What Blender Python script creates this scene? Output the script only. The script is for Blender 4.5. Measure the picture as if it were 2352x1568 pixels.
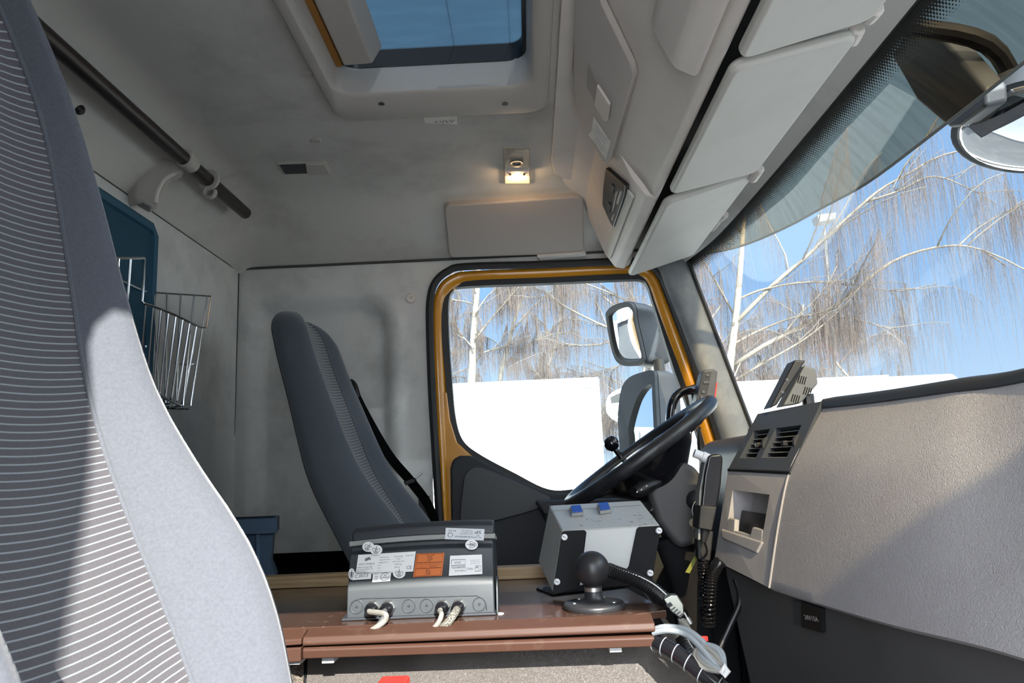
import bpy, bmesh, math, random
from mathutils import Vector, Matrix

random.seed(7)
scn = bpy.context.scene
COL = scn.collection
for o in list(bpy.data.objects):
    bpy.data.objects.remove(o)

# ------------------------------------------------------------------ camera
# While building, the eye is the origin (x to the front of the truck, y to the driver's door, z up);
# the last lines lift the whole cab so that its floor lies at z = 0.
FPX = 1700.0
RM = Matrix(((0.99886834, 0.04494908, 0.01554415),
             (0.02316283, -0.17430026, -0.98442008),
             (-0.04153942, 0.9836661, -0.17514416)))
cam_data = bpy.data.cameras.new('camera')
cam_data.sensor_width = 36.0
cam_data.sensor_fit = 'HORIZONTAL'
cam_data.lens = FPX / 2352.0 * 36.0
cam_data.clip_start = 0.02
cam_data.clip_end = 500
cam = bpy.data.objects.new('camera', cam_data)
COL.objects.link(cam)
cam.matrix_world = RM.to_4x4()
scn.camera = cam

# ------------------------------------------------------------------ light
SUN = Vector((0.235, -1.0, 0.67)).normalized()
SUN_E = 9.2
SKY_E = 0.84
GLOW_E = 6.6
scn.view_settings.view_transform = 'Standard'
scn.view_settings.look = 'None'
scn.view_settings.gamma = 1.0
scn.view_settings.use_curve_mapping = False
scn.view_settings.exposure = 0.72
scn.cycles.max_bounces = 14
scn.cycles.diffuse_bounces = 8
scn.cycles.transparent_max_bounces = 24
scn.cycles.sample_clamp_indirect = 8.0

sun_d = bpy.data.lights.new('sun', 'SUN')
sun_d.energy = SUN_E
sun_d.angle = 0.0093
sun_d.color = (1.0, 0.965, 0.90)
sun = bpy.data.objects.new('sun', sun_d)
COL.objects.link(sun)
sun.rotation_euler = SUN.to_track_quat('Z', 'Y').to_euler()
sun.location = SUN * 30

world = bpy.data.worlds.new('sky')
scn.world = world
world.use_nodes = True
wn = world.node_tree
wn.nodes.clear()
def wnode(t, **k):
    n = wn.nodes.new(t)
    for a, b in k.items(): setattr(n, a, b)
    return n
w_out = wnode('ShaderNodeOutputWorld')
w_bg = wnode('ShaderNodeBackground')
w_tc = wnode('ShaderNodeTexCoord')
w_sep = wnode('ShaderNodeSeparateXYZ')
w_ramp = wnode('ShaderNodeValToRGB')
w_ramp.color_ramp.elements[0].position = 0.0
w_ramp.color_ramp.elements[0].color = (0.58, 0.72, 0.90, 1)
w_ramp.color_ramp.elements[1].position = 0.75
w_ramp.color_ramp.elements[1].color = (0.15, 0.32, 0.68, 1)
e = w_ramp.color_ramp.elements.new(0.22); e.color = (0.30, 0.50, 0.84, 1)
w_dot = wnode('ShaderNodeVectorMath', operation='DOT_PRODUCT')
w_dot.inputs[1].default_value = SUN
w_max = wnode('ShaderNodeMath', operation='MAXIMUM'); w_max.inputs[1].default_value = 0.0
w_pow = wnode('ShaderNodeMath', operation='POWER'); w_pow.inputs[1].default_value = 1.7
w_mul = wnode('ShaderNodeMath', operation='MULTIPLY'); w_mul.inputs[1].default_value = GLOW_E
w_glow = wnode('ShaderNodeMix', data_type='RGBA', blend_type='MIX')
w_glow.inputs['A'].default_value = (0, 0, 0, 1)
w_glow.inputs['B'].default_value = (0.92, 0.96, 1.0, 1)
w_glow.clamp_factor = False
w_add = wnode('ShaderNodeMix', data_type='RGBA', blend_type='ADD')
w_add.inputs['Factor'].default_value = 1.0
L = wn.links.new
L(w_tc.outputs['Generated'], w_sep.inputs[0])
L(w_sep.outputs['Z'], w_ramp.inputs['Fac'])
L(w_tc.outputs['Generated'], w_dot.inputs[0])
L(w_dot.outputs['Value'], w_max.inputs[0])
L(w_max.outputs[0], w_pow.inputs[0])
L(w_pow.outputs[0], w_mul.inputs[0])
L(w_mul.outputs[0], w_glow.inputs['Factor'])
L(w_ramp.outputs['Color'], w_add.inputs['A'])
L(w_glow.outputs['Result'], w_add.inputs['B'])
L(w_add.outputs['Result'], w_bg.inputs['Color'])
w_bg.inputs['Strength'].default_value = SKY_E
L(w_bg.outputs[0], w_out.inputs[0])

# ------------------------------------------------------------------ helpers
def at(u, v, X=None, Y=None, Z=None):
    """The point on a plane of the cab that the photograph shows at pixel u, v."""
    d = RM @ Vector((u - 1176.0, 784.0 - v, -FPX))
    t = Y / d.y if Y is not None else X / d.x if X is not None else Z / d.z
    return d * t
def at_plane(u, v, p0, n):
    d = RM @ Vector((u - 1176.0, 784.0 - v, -FPX))
    return d * (p0.dot(n) / d.dot(n))

def V(*a): return Vector(a)
def tag(o, label, cat, group=None):
    o['label'] = label; o['category'] = cat
    if group: o['group'] = group
    return o
def thing(name, label, cat, loc=(0, 0, 0), group=None):
    o = bpy.data.objects.new(name, None)
    o.empty_display_size = 0.05
    COL.objects.link(o)
    o.location = loc
    o['base'] = 1
    return tag(o, label, cat, group)
def obj(name, bm, m, parent=None, smooth=True, angle=35, bevel=0, seg=2, sub=0, label=None, kind=None):
    """Links a bmesh (in cab coordinates) as one mesh object."""
    bmesh.ops.recalc_face_normals(bm, faces=bm.faces)
    me = bpy.data.meshes.new(name)
    if parent is not None:
        bmesh.ops.translate(bm, verts=bm.verts, vec=-wloc(parent))
    bm.to_mesh(me); bm.free()
    for mm in (m if isinstance(m, (list, tuple)) else [m]):
        me.materials.append(mm)
    if smooth and len(me.polygons):
        me.shade_smooth()
        me.set_sharp_from_angle(angle=math.radians(angle))
    o = bpy.data.objects.new(name, me)
    COL.objects.link(o)
    if parent is not None: o.parent = parent
    if bevel:
        b = o.modifiers.new('bevel', 'BEVEL'); b.width = bevel; b.segments = seg
        b.limit_method = 'ANGLE'; b.angle_limit = math.radians(30); b.harden_normals = True
    if sub:
        s = o.modifiers.new('sub', 'SUBSURF'); s.levels = sub; s.render_levels = sub
    if label: o['label'] = label
    if kind: o['kind'] = kind
    return o
def wloc(o):
    l = Vector(o.location)
    while o.parent is not None:
        o = o.parent; l += Vector(o.location)
    return l
def struct(name, bm, m, **k):
    o = obj(name, bm, m, **k); o['kind'] = 'structure'; return o
def BM(): return bmesh.new()
def box(bm, lo, hi):
    (x0, y0, z0), (x1, y1, z1) = lo, hi
    vs = [bm.verts.new(p) for p in ((x0,y0,z0),(x1,y0,z0),(x1,y1,z0),(x0,y1,z0),(x0,y0,z1),(x1,y0,z1),(x1,y1,z1),(x0,y1,z1))]
    for f in ((0,3,2,1),(4,5,6,7),(0,1,5,4),(1,2,6,5),(2,3,7,6),(3,0,4,7)):
        bm.faces.new([vs[i] for i in f])
    return bm
def hexa(bm, p):
    vs = [bm.verts.new(q) for q in p]
    for f in ((0,3,2,1),(4,5,6,7),(0,1,5,4),(1,2,6,5),(2,3,7,6),(3,0,4,7)):
        bm.faces.new([vs[i] for i in f])
    return bm
def prism(bm, pts, vec):
    """A polygon in space, pushed along vec."""
    vec = Vector(vec)
    a = [bm.verts.new(p) for p in pts]
    b = [bm.verts.new(Vector(p) + vec) for p in pts]
    n = len(a)
    bm.faces.new(a); bm.faces.new(b[::-1])
    for i in range(n):
        bm.faces.new((a[i], a[(i+1) % n], b[(i+1) % n], b[i]))
    return bm
def ring_prism(bm, outer, inner, vec):
    """A band between two outlines with the same number of points, pushed along vec."""
    vec = Vector(vec); n = len(outer)
    A = [bm.verts.new(p) for p in outer]; B = [bm.verts.new(p) for p in inner]
    C = [bm.verts.new(Vector(p) + vec) for p in outer]; E_ = [bm.verts.new(Vector(p) + vec) for p in inner]
    for i in range(n):
        j = (i + 1) % n
        bm.faces.new((A[i], A[j], B[j], B[i])); bm.faces.new((C[i], E_[i], E_[j], C[j]))
        bm.faces.new((A[i], C[i], C[j], A[j])); bm.faces.new((B[i], B[j], E_[j], E_[i]))
    return bm
def resample(pts, n, closed=False):
    pts = [Vector(p) for p in pts]
    if closed: pts = pts + [pts[0]]
    d = [0]
    for a, b in zip(pts, pts[1:]): d.append(d[-1] + (b - a).length)
    out = []
    m = n if closed else n - 1
    for k in range(n):
        t = d[-1] * k / m
        i = 0
        while i < len(d) - 2 and d[i+1] < t: i += 1
        seg = d[i+1] - d[i]
        f = (t - d[i]) / seg if seg > 1e-9 else 0
        out.append(pts[i].lerp(pts[i+1], f))
    return out
def spline(pts, n, closed=False):
    """Catmull-Rom through pts, n points in all."""
    P = [Vector(p) for p in pts]
    m = len(P)
    segs = m if closed else m - 1
    out = []
    tot = n if closed else n - 1
    for k in range(n):
        t = k / tot * segs
        i = min(int(t), segs - 1); f = t - i
        g = lambda j: P[j % m] if closed else P[max(0, min(m - 1, j))]
        a, b, c, d = g(i-1), g(i), g(i+1), g(i+2)
        out.append(0.5 * ((2*b) + (c-a)*f + (2*a-5*b+4*c-d)*f*f + (3*b-a-3*c+d)*f**3))
    return out
def tube(bm, pts, r, seg=8, closed=False, flat=None, uvs=False):
    """A round (or, with flat=(a, b), oval) bar along pts; r may be a list."""
    pts = [Vector(p) for p in pts]
    n = len(pts)
    rr = r if isinstance(r, (list, tuple)) else [r] * n
    rings = []
    up = None
    for i in range(n):
        a = pts[i-1] if (i > 0 or closed) else pts[i]
        b = pts[(i+1) % n] if (i < n-1 or closed) else pts[i]
        t = (b - a)
        if t.length < 1e-9: t = Vector((0, 0, 1))
        t.normalize()
        if up is None:
            up = Vector((0, 0, 1)) if abs(t.z) < 0.9 else Vector((0, 1, 0))
        x = (up - t * up.dot(t))
        if x.length < 1e-6: x = t.orthogonal()
        x.normalize(); y = t.cross(x); up = x
        ring = []
        for k in range(seg):
            an = 2 * math.pi * k / seg
            cx, cy = math.cos(an), math.sin(an)
            if flat: cx *= flat[0]; cy *= flat[1]
            ring.append(bm.verts.new(pts[i] + (x * cx + y * cy) * rr[i]))
        rings.append(ring)
    for i in range(n if closed else n - 1):
        p, q = rings[i], rings[(i+1) % n]
        for k in range(seg):
            bm.faces.new((p[k], p[(k+1) % seg], q[(k+1) % seg], q[k]))
    if not closed:
        bm.faces.new(rings[0][::-1]); bm.faces.new(rings[-1])
    return bm
def basis(n, up=(0, 0, 1)):
    n = Vector(n).normalized(); up = Vector(up)
    u = up.cross(n)
    if u.length < 1e-4: u = Vector((1, 0, 0)).cross(n)
    u.normalize(); v = n.cross(u)
    return u, v, n
def lathe(bm, prof, o, n, seg=24):
    """prof: (radius, height along n)."""
    u, v, n = basis(n); o = Vector(o)
    rings = []
    for r, h in prof:
        if r < 1e-6: rings.append([bm.verts.new(o + n * h)])
        else: rings.append([bm.verts.new(o + n*h + (u*math.cos(2*math.pi*k/seg) + v*math.sin(2*math.pi*k/seg))*r) for k in range(seg)])
    for p, q in zip(rings, rings[1:]):
        for k in range(seg):
            k2 = (k+1) % seg
            if len(p) == 1 and len(q) == 1: continue
            if len(p) == 1: bm.faces.new((p[0], q[k2], q[k]))
            elif len(q) == 1: bm.faces.new((p[k], p[k2], q[0]))
            else: bm.faces.new((p[k], p[k2], q[k2], q[k]))
    if len(rings[0]) > 1: bm.faces.new(rings[0][::-1])
    if len(rings[-1]) > 1: bm.faces.new(rings[-1])
    return bm
def grid(bm, rows, uv=None, closed=False):
    """A surface through rows of points; uv: (u, v) per point."""
    vs = [[bm.verts.new(p) for p in r] for r in rows]
    lay = bm.loops.layers.uv.verify() if uv else None
    n = len(vs[0])
    for i in range(len(vs) - 1):
        for j in range(n if closed else n - 1):
            j2 = (j+1) % n
            f = bm.faces.new((vs[i][j], vs[i][j2], vs[i+1][j2], vs[i+1][j]))
            if uv:
                for lp, (a, b) in zip(f.loops, ((i, j), (i, j2), (i+1, j2), (i+1, j))):
                    lp[lay].uv = uv[a][b]
    return vs
def rrect(w, h, r, n=5):
    out = []
    for cx, cy, a0 in ((w/2-r, h/2-r, 0), (-w/2+r, h/2-r, 90), (-w/2+r, -h/2+r, 180), (w/2-r, -h/2+r, 270)):
        for k in range(n+1):
            a = math.radians(a0 + 90*k/n)
            out.append((cx + r*math.cos(a), cy + r*math.sin(a)))
    return out
def circle(r, n=24): return [(r*math.cos(2*math.pi*k/n), r*math.sin(2*math.pi*k/n)) for k in range(n)]
def plate(bm, o, u, v, n, outline, t0, t1):
    """A flat outline in the frame (o; u, v), from height t0 to t1 along n."""
    o = Vector(o)
    return prism(bm, [o + u*a + v*b + n*t0 for a, b in outline], n*(t1-t0))
def text(bm, s, size, o, u, v, n, h=0.0004, align='CENTER', width=None):
    """Lettering as a thin solid: centre o, reading along u, up along v."""
    cu = bpy.data.curves.new('lettering', 'FONT')
    cu.body = s; cu.size = size; cu.align_x = align; cu.align_y = 'CENTER'; cu.extrude = 0.0; cu.resolution_u = 2
    t = bpy.data.objects.new('lettering', cu)
    COL.objects.link(t)
    bpy.context.view_layer.update()
    me = bpy.data.meshes.new_from_object(t.evaluated_get(bpy.context.evaluated_depsgraph_get()))
    bpy.data.objects.remove(t); bpy.data.curves.remove(cu)
    sx = 1.0
    if width:
        xs = [q.co.x for q in me.vertices]
        if xs and max(xs) - min(xs) > 1e-6: sx = width / (max(xs) - min(xs))
    M = Matrix((u*sx, v, n)).transposed().to_4x4(); M.translation = Vector(o) + n*h
    me.transform(M)
    bm.from_mesh(me)
    bpy.data.meshes.remove(me)
    return bm

# ------------------------------------------------------------------ materials
def mat(name, color, rough=0.6, bump=None, metal=0.0, dirt=None, spec=0.5, coat=0.0, weave=None, emit=None, speck=None):
    """bump: (scale, strength, kind); dirt: (scale, colour, amount); weave: thread pitch of a cloth."""
    m = bpy.data.materials.new(name); m.use_nodes = True
    nt = m.node_tree; N = nt.nodes; Lk = nt.links.new
    b = N['Principled BSDF']
    b.inputs['Base Color'].default_value = (*color, 1)
    b.inputs['Roughness'].default_value = rough
    b.inputs['Metallic'].default_value = metal
    b.inputs['Specular IOR Level'].default_value = spec
    b.inputs['Coat Weight'].default_value = coat
    if emit:
        b.inputs['Emission Color'].default_value = (*emit[0], 1); b.inputs['Emission Strength'].default_value = emit[1]
    tc = N.new('ShaderNodeTexCoord')
    cur = None
    def mixin(fac, c2, amount):
        nonlocal cur
        mx = N.new('ShaderNodeMix'); mx.data_type = 'RGBA'
        ml = N.new('ShaderNodeMath'); ml.operation = 'MULTIPLY'; ml.inputs[1].default_value = amount
        Lk(fac, ml.inputs[0]); Lk(ml.outputs[0], mx.inputs['Factor'])
        if cur is None: mx.inputs['A'].default_value = (*color, 1)
        else: Lk(cur, mx.inputs['A'])
        mx.inputs['B'].default_value = (*c2, 1)
        cur = mx.outputs['Result']
    if dirt:
        nz = N.new('ShaderNodeTexNoise'); nz.inputs['Scale'].default_value = dirt[0]; nz.inputs['Detail'].default_value = 6; nz.inputs['Roughness'].default_value = 0.65
        Lk(tc.outputs['Object'], nz.inputs['Vector'])
        rp = N.new('ShaderNodeValToRGB'); rp.color_ramp.elements[0].position = 0.48; rp.color_ramp.elements[1].position = 0.72
        Lk(nz.outputs['Fac'], rp.inputs['Fac'])
        mixin(rp.outputs['Color'], dirt[1], dirt[2])
    if speck:
        nz = N.new('ShaderNodeTexNoise'); nz.inputs['Scale'].default_value = speck[0]; nz.inputs['Detail'].default_value = 2
        Lk(tc.outputs['Object'], nz.inputs['Vector'])
        rp = N.new('ShaderNodeValToRGB'); rp.color_ramp.elements[0].position = 0.64; rp.color_ramp.elements[1].position = 0.68
        Lk(nz.outputs['Fac'], rp.inputs['Fac'])
        mixin(rp.outputs['Color'], speck[1], speck[2])
    if cur is not None: Lk(cur, b.inputs['Base Color'])
    hgt = None
    if bump:
        kind = bump[2] if len(bump) > 2 else 'noise'
        if kind == 'voronoi':
            tx = N.new('ShaderNodeTexVoronoi'); tx.feature = 'DISTANCE_TO_EDGE'; tx.inputs['Scale'].default_value = bump[0]
            mp = N.new('ShaderNodeMapping'); mp.inputs['Scale'].default_value = (1.0, 0.55, 1.5)
            nz = N.new('ShaderNodeTexNoise'); nz.inputs['Scale'].default_value = bump[0]*0.7; nz.inputs['Detail'].default_value = 2
            md = N.new('ShaderNodeMix'); md.data_type = 'RGBA'; md.blend_type = 'LINEAR_LIGHT'; md.inputs['Factor'].default_value = 0.012
            Lk(tc.outputs['Object'], nz.inputs['Vector']); Lk(tc.outputs['Object'], md.inputs['A']); Lk(nz.outputs['Color'], md.inputs['B'])
            Lk(md.outputs['Result'], mp.inputs['Vector']); Lk(mp.outputs['Vector'], tx.inputs['Vector'])
            mr = N.new('ShaderNodeMapRange'); mr.inputs['From Max'].default_value = 0.12
            Lk(tx.outputs['Distance'], mr.inputs['Value']); hgt = mr.outputs['Result']
        else:
            tx = N.new('ShaderNodeTexNoise'); tx.inputs['Scale'].default_value = bump[0]; tx.inputs['Detail'].default_value = 3
            Lk(tc.outputs['Object'], tx.inputs['Vector']); hgt = tx.outputs['Fac']
        bp = N.new('ShaderNodeBump'); bp.inputs['Strength'].default_value = bump[1]; bp.inputs['Distance'].default_value = bump[3] if len(bump) > 3 else 0.001
        Lk(hgt, bp.inputs['Height']); Lk(bp.outputs['Normal'], b.inputs['Normal'])
    return m
def glass(name, tint=(0.93, 0.97, 0.96), base=0.005):
    m = bpy.data.materials.new(name); m.use_nodes = True
    nt = m.node_tree; N = nt.nodes; N.clear()
    out = N.new('ShaderNodeOutputMaterial'); mx = N.new('ShaderNodeMixShader')
    tr = N.new('ShaderNodeBsdfTransparent'); tr.inputs[0].default_value = (*tint, 1)
    gl = N.new('ShaderNodeBsdfGlossy'); gl.inputs['Roughness'].default_value = 0.0
    # Schlick's rule on the facing ratio, the same from both sides
    ge = N.new('ShaderNodeLayerWeight'); ge.inputs['Blend'].default_value = 0.5
    pw = N.new('ShaderNodeMath'); pw.operation = 'POWER'; pw.inputs[1].default_value = 5.0
    ma = N.new('ShaderNodeMath'); ma.operation = 'MULTIPLY_ADD'; ma.inputs[1].default_value = 0.6; ma.inputs[2].default_value = base
    nt.links.new(ge.outputs['Facing'], pw.inputs[0]); nt.links.new(pw.outputs[0], ma.inputs[0]); nt.links.new(ma.outputs[0], mx.inputs['Fac'])
    nt.links.new(tr.outputs[0], mx.inputs[1]); nt.links.new(gl.outputs[0], mx.inputs[2])
    nt.links.new(mx.outputs[0], out.inputs[0])
    return m
def striped(name, base, line, pitch, share, rough=0.9):
    """Seat cloth: thin pale lines across, one per pitch of the UV's v."""
    m = mat(name, base, rough, spec=0.2)
    nt = m.node_tree; N = nt.nodes; Lk = nt.links.new; b = N['Principled BSDF']
    uv = N.new('ShaderNodeUVMap'); sp = N.new('ShaderNodeSeparateXYZ'); Lk(uv.outputs[0], sp.inputs[0])
    dv = N.new('ShaderNodeMath'); dv.operation = 'DIVIDE'; dv.inputs[1].default_value = pitch; Lk(sp.outputs['Y'], dv.inputs[0])
    fr = N.new('ShaderNodeMath'); fr.operation = 'FRACT'; Lk(dv.outputs[0], fr.inputs[0])
    ct = N.new('ShaderNodeMath'); ct.operation = 'SUBTRACT'; ct.inputs[1].default_value = 0.5; Lk(fr.outputs[0], ct.inputs[0])
    ab = N.new('ShaderNodeMath'); ab.operation = 'ABSOLUTE'; Lk(ct.outputs[0], ab.inputs[0])
    mr = N.new('ShaderNodeMapRange'); mr.inputs['From Min'].default_value = share*0.5; mr.inputs['From Max'].default_value = share*0.5+0.06
    mr.inputs['To Min'].default_value = 1.0; mr.inputs['To Max'].default_value = 0.0
    Lk(ab.outputs[0], mr.inputs['Value'])
    nz = N.new('ShaderNodeTexNoise'); nz.inputs['Scale'].default_value = 420; tc = N.new('ShaderNodeTexCoord'); Lk(tc.outputs['Object'], nz.inputs['Vector'])
    mul = N.new('ShaderNodeMix'); mul.data_type = 'RGBA'; mul.inputs['A'].default_value = (*[c*0.8 for c in base], 1); mul.inputs['B'].default_value = (*[c*1.2 for c in base], 1)
    Lk(nz.outputs['Fac'], mul.inputs['Factor'])
    mx = N.new('ShaderNodeMix'); mx.data_type = 'RGBA'; Lk(mul.outputs['Result'], mx.inputs['A']); mx.inputs['B'].default_value = (*line, 1)
    Lk(mr.outputs['Result'], mx.inputs['Factor']); Lk(mx.outputs['Result'], b.inputs['Base Color'])
    bp = N.new('ShaderNodeBump'); bp.inputs['Strength'].default_value = 0.25; bp.inputs['Distance'].default_value = 0.001
    ad = N.new('ShaderNodeMath'); ad.operation = 'ADD'; ad.inputs[1].default_value = 0.0
    Lk(nz.outputs['Fac'], ad.inputs[0]); Lk(ad.outputs[0], bp.inputs['Height']); Lk(bp.outputs['Normal'], b.inputs['Normal'])
    b.inputs['Sheen Weight'].default_value = 0.25
    return m
def cloth(name, color, scale=300, var=0.2):
    m = mat(name, color, 0.95, bump=(scale, 0.3), spec=0.15)
    nt = m.node_tree; N = nt.nodes; Lk = nt.links.new; b = N['Principled BSDF']
    tc = N.new('ShaderNodeTexCoord'); nz = N.new('ShaderNodeTexNoise'); nz.inputs['Scale'].default_value = scale; nz.inputs['Detail'].default_value = 3
    Lk(tc.outputs['Object'], nz.inputs['Vector'])
    mx = N.new('ShaderNodeMix'); mx.data_type = 'RGBA'
    mx.inputs['A'].default_value = (*[c*(1-var) for c in color], 1); mx.inputs['B'].default_value = (*[c*(1+var) for c in color], 1)
    Lk(nz.outputs['Fac'], mx.inputs['Factor']); Lk(mx.outputs['Result'], b.inputs['Base Color'])
    b.inputs['Sheen Weight'].default_value = 0.3
    return m

M = {}
M['headliner'] = mat('headliner cloth', (0.58, 0.565, 0.525), 0.95, bump=(420, 0.35), dirt=(4.0, (0.30, 0.29, 0.27), 0.55), spec=0.1)
M['wall_cloth'] = mat('wall cloth', (0.62, 0.62, 0.60), 0.95, bump=(420, 0.3), dirt=(4.5, (0.33, 0.33, 0.32), 0.6), spec=0.1)
M['beige_plastic'] = mat('beige plastic', (0.47, 0.44, 0.40), 0.55, bump=(600, 0.08), dirt=(6, (0.36, 0.33, 0.29), 0.3))
M['console'] = mat('grained grey plastic', (0.66, 0.615, 0.57), 0.6, bump=(700, 0.15), dirt=(8, (0.47, 0.44, 0.41), 0.35))
M['cover'] = mat('brown grey padded vinyl', (0.42, 0.375, 0.335), 0.6, bump=(500, 0.1))
M['visor'] = mat('visor vinyl', (0.53, 0.52, 0.48), 0.6, bump=(500, 0.08), dirt=(5, (0.42, 0.41, 0.37), 0.4))
M['pillar'] = mat('pillar plastic', (0.135, 0.145, 0.155), 0.6, bump=(600, 0.1), dirt=(6, (0.38, 0.38, 0.36), 0.4))
M['dark_plastic'] = mat('charcoal plastic', (0.028, 0.030, 0.034), 0.5, bump=(700, 0.1))
M['dark_soft'] = mat('soft charcoal plastic', (0.014, 0.016, 0.021), 0.65, bump=(500, 0.1))
M['lower_dash'] = mat('lower dashboard plastic', (0.085, 0.085, 0.087), 0.6, bump=(600, 0.15), dirt=(5, (0.055, 0.052, 0.046), 0.5))
M['vent_grey'] = mat('slate plastic', (0.050, 0.055, 0.064), 0.45, bump=(700, 0.08))
M['black'] = mat('black plastic', (0.010, 0.010, 0.011), 0.4)
M['rubber'] = mat('black rubber', (0.012, 0.013, 0.015), 0.6, bump=(300, 0.2))
M['gloss_black'] = mat('glossy black', (0.008, 0.008, 0.010), 0.12, coat=0.3)
M['seam'] = mat('dark seam', (0.06, 0.06, 0.058), 0.8)
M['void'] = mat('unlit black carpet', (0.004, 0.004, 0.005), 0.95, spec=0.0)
M['yellow'] = mat('yellow paint', (0.56, 0.245, 0.014), 0.25, coat=0.6)
M['dash_leather'] = mat('grey dashboard vinyl', (0.385, 0.37, 0.378), 0.6, bump=(130, 0.42, 'voronoi', 0.0012), dirt=(9, (0.33, 0.31, 0.31), 0.35))
M['dash_plain'] = mat('grey dashboard plastic', (0.38, 0.365, 0.37), 0.6, bump=(900, 0.15), dirt=(9, (0.22, 0.21, 0.21), 0.3))
M['tunnel_leather'] = mat('engine cover vinyl', (0.098, 0.086, 0.077), 0.6, bump=(230, 0.55, 'voronoi', 0.0014), dirt=(7, (0.075, 0.062, 0.050), 0.5))
M['seat_side'] = cloth('seat side cloth', (0.112, 0.119, 0.138), 330, 0.22)
M['seat_insert'] = striped('striped seat cloth', (0.100, 0.093, 0.103), (0.32, 0.34, 0.35), 0.0072, 0.13)
M['seat_dark'] = mat('seat shell', (0.020, 0.022, 0.026), 0.7)
M['seat_side_shade'] = cloth('shaded driver seat side cloth', (0.075, 0.086, 0.100), 330, 0.2)  # same cloth as the passenger seat, darkened for the shaded driver side
M['seat_insert_shade'] = striped('shaded driver striped seat cloth', (0.080, 0.083, 0.088), (0.24, 0.26, 0.26), 0.0085, 0.17)  # same striped cloth again, with the shade put into its colours
M['rail'] = mat('dark rail', (0.018, 0.012, 0.010), 0.4)
M['teal'] = mat('teal mesh cloth', (0.012, 0.062, 0.105), 0.8, bump=(600, 0.8))
M['teal_edge'] = mat('teal binding', (0.015, 0.085, 0.14), 0.7)
M['chrome'] = mat('chromed wire', (0.78, 0.80, 0.80), 0.2, metal=1.0)
M['steel'] = mat('bright steel', (0.62, 0.62, 0.60), 0.35, metal=1.0)
M['crate'] = mat('blue grey crate plastic', (0.060, 0.098, 0.155), 0.5)
M['board'] = mat('brown film faced board', (0.060, 0.030, 0.020), 0.22, bump=(60, 0.1), speck=(70, (0.20, 0.15, 0.11), 0.6), coat=0.2)
M['trunking'] = mat('brown cable duct', (0.064, 0.030, 0.020), 0.5, speck=(38, (0.10, 0.06, 0.045), 0.25), spec=0.2)
M['clip_white'] = mat('white clip', (0.75, 0.75, 0.74), 0.5)
def wood():
    m = mat('planed pine', (0.42, 0.28, 0.14), 0.6)
    nt = m.node_tree; N = nt.nodes
    tc = N.new('ShaderNodeTexCoord'); mp = N.new('ShaderNodeMapping'); mp.inputs['Scale'].default_value = (2.5, 60, 120)
    nz = N.new('ShaderNodeTexNoise'); nz.inputs['Scale'].default_value = 1.5; nz.inputs['Detail'].default_value = 4
    rp = N.new('ShaderNodeValToRGB'); rp.color_ramp.elements[0].color = (0.22, 0.13, 0.06, 1); rp.color_ramp.elements[1].color = (0.50, 0.36, 0.20, 1)
    rp.color_ramp.elements[0].position = 0.3; rp.color_ramp.elements[1].position = 0.7
    for a, b in ((tc.outputs['Object'], mp.inputs[0]), (mp.outputs[0], nz.inputs['Vector']), (nz.outputs['Fac'], rp.inputs['Fac']), (rp.outputs['Color'], N['Principled BSDF'].inputs['Base Color'])):
        nt.links.new(a, b)
    return m
M['wood'] = wood()
M['terminal'] = mat('slate grey enamel', (0.034, 0.041, 0.046), 0.42, bump=(900, 0.1))
M['terminal_dark'] = mat('dark slate enamel', (0.030, 0.034, 0.040), 0.4)
M['terminal_rim'] = mat('pale grey gasket', (0.26, 0.27, 0.26), 0.45)
M['label_white'] = mat('white label', (0.80, 0.80, 0.78), 0.4)
M['label_silver'] = mat('silver label', (0.66, 0.68, 0.70), 0.35)
M['label_orange'] = mat('orange label', (0.60, 0.135, 0.005), 0.45)
M['ink'] = mat('dark ink', (0.05, 0.05, 0.08), 0.6)
M['ink_pale'] = mat('pale grey ink', (0.38, 0.38, 0.40), 0.6)
M['ink_orange'] = mat('ink on orange', (0.16, 0.035, 0.008), 0.6)
M['cable_white'] = mat('white cable', (0.23, 0.222, 0.20), 0.45, dirt=(60, (0.15, 0.14, 0.12), 0.5))
M['cable_grey'] = mat('grey cable', (0.24, 0.265, 0.285), 0.45)
M['cable_dark'] = mat('dark grey cable', (0.10, 0.105, 0.11), 0.45)
M['braid'] = mat('braided cable', (0.26, 0.25, 0.21), 0.4, bump=(220, 1.0, 'voronoi', 0.003))
M['cream_box'] = mat('pale grey box', (0.42, 0.43, 0.42), 0.4, bump=(500, 0.05), dirt=(14, (0.32, 0.32, 0.30), 0.4))
M['switch_blue'] = mat('blue rocker', (0.010, 0.075, 0.42), 0.25, coat=0.3)
M['switch_grey'] = mat('grey switch body', (0.24, 0.25, 0.25), 0.5)
M['ball'] = mat('black powder coat', (0.022, 0.022, 0.024), 0.38, bump=(500, 0.1))
M['dsub'] = mat('grey metal connector', (0.33, 0.34, 0.30), 0.3, metal=0.8)
M['spacer'] = mat('milky plastic', (0.68, 0.68, 0.70), 0.4)
M['red'] = mat('red plastic', (0.72, 0.025, 0.015), 0.4)
M['tag_green'] = mat('yellow green tag', (0.20, 0.21, 0.02), 0.5)
M['mirror'] = mat('mirror glass', (0.92, 0.94, 0.95), 0.0, metal=1.0)
M['brass'] = mat('brass key', (0.62, 0.56, 0.42), 0.3, metal=1.0)
M['lid'] = mat('console lid plastic', (0.47, 0.44, 0.415), 0.6, bump=(700, 0.15), dirt=(8, (0.38, 0.36, 0.33), 0.35))
M['paper'] = mat('paper', (0.80, 0.78, 0.72), 0.8, dirt=(30, (0.50, 0.47, 0.40), 0.5))
M['hatch_gap'] = mat('rusty orange edge', (0.30, 0.13, 0.02), 0.8)
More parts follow.
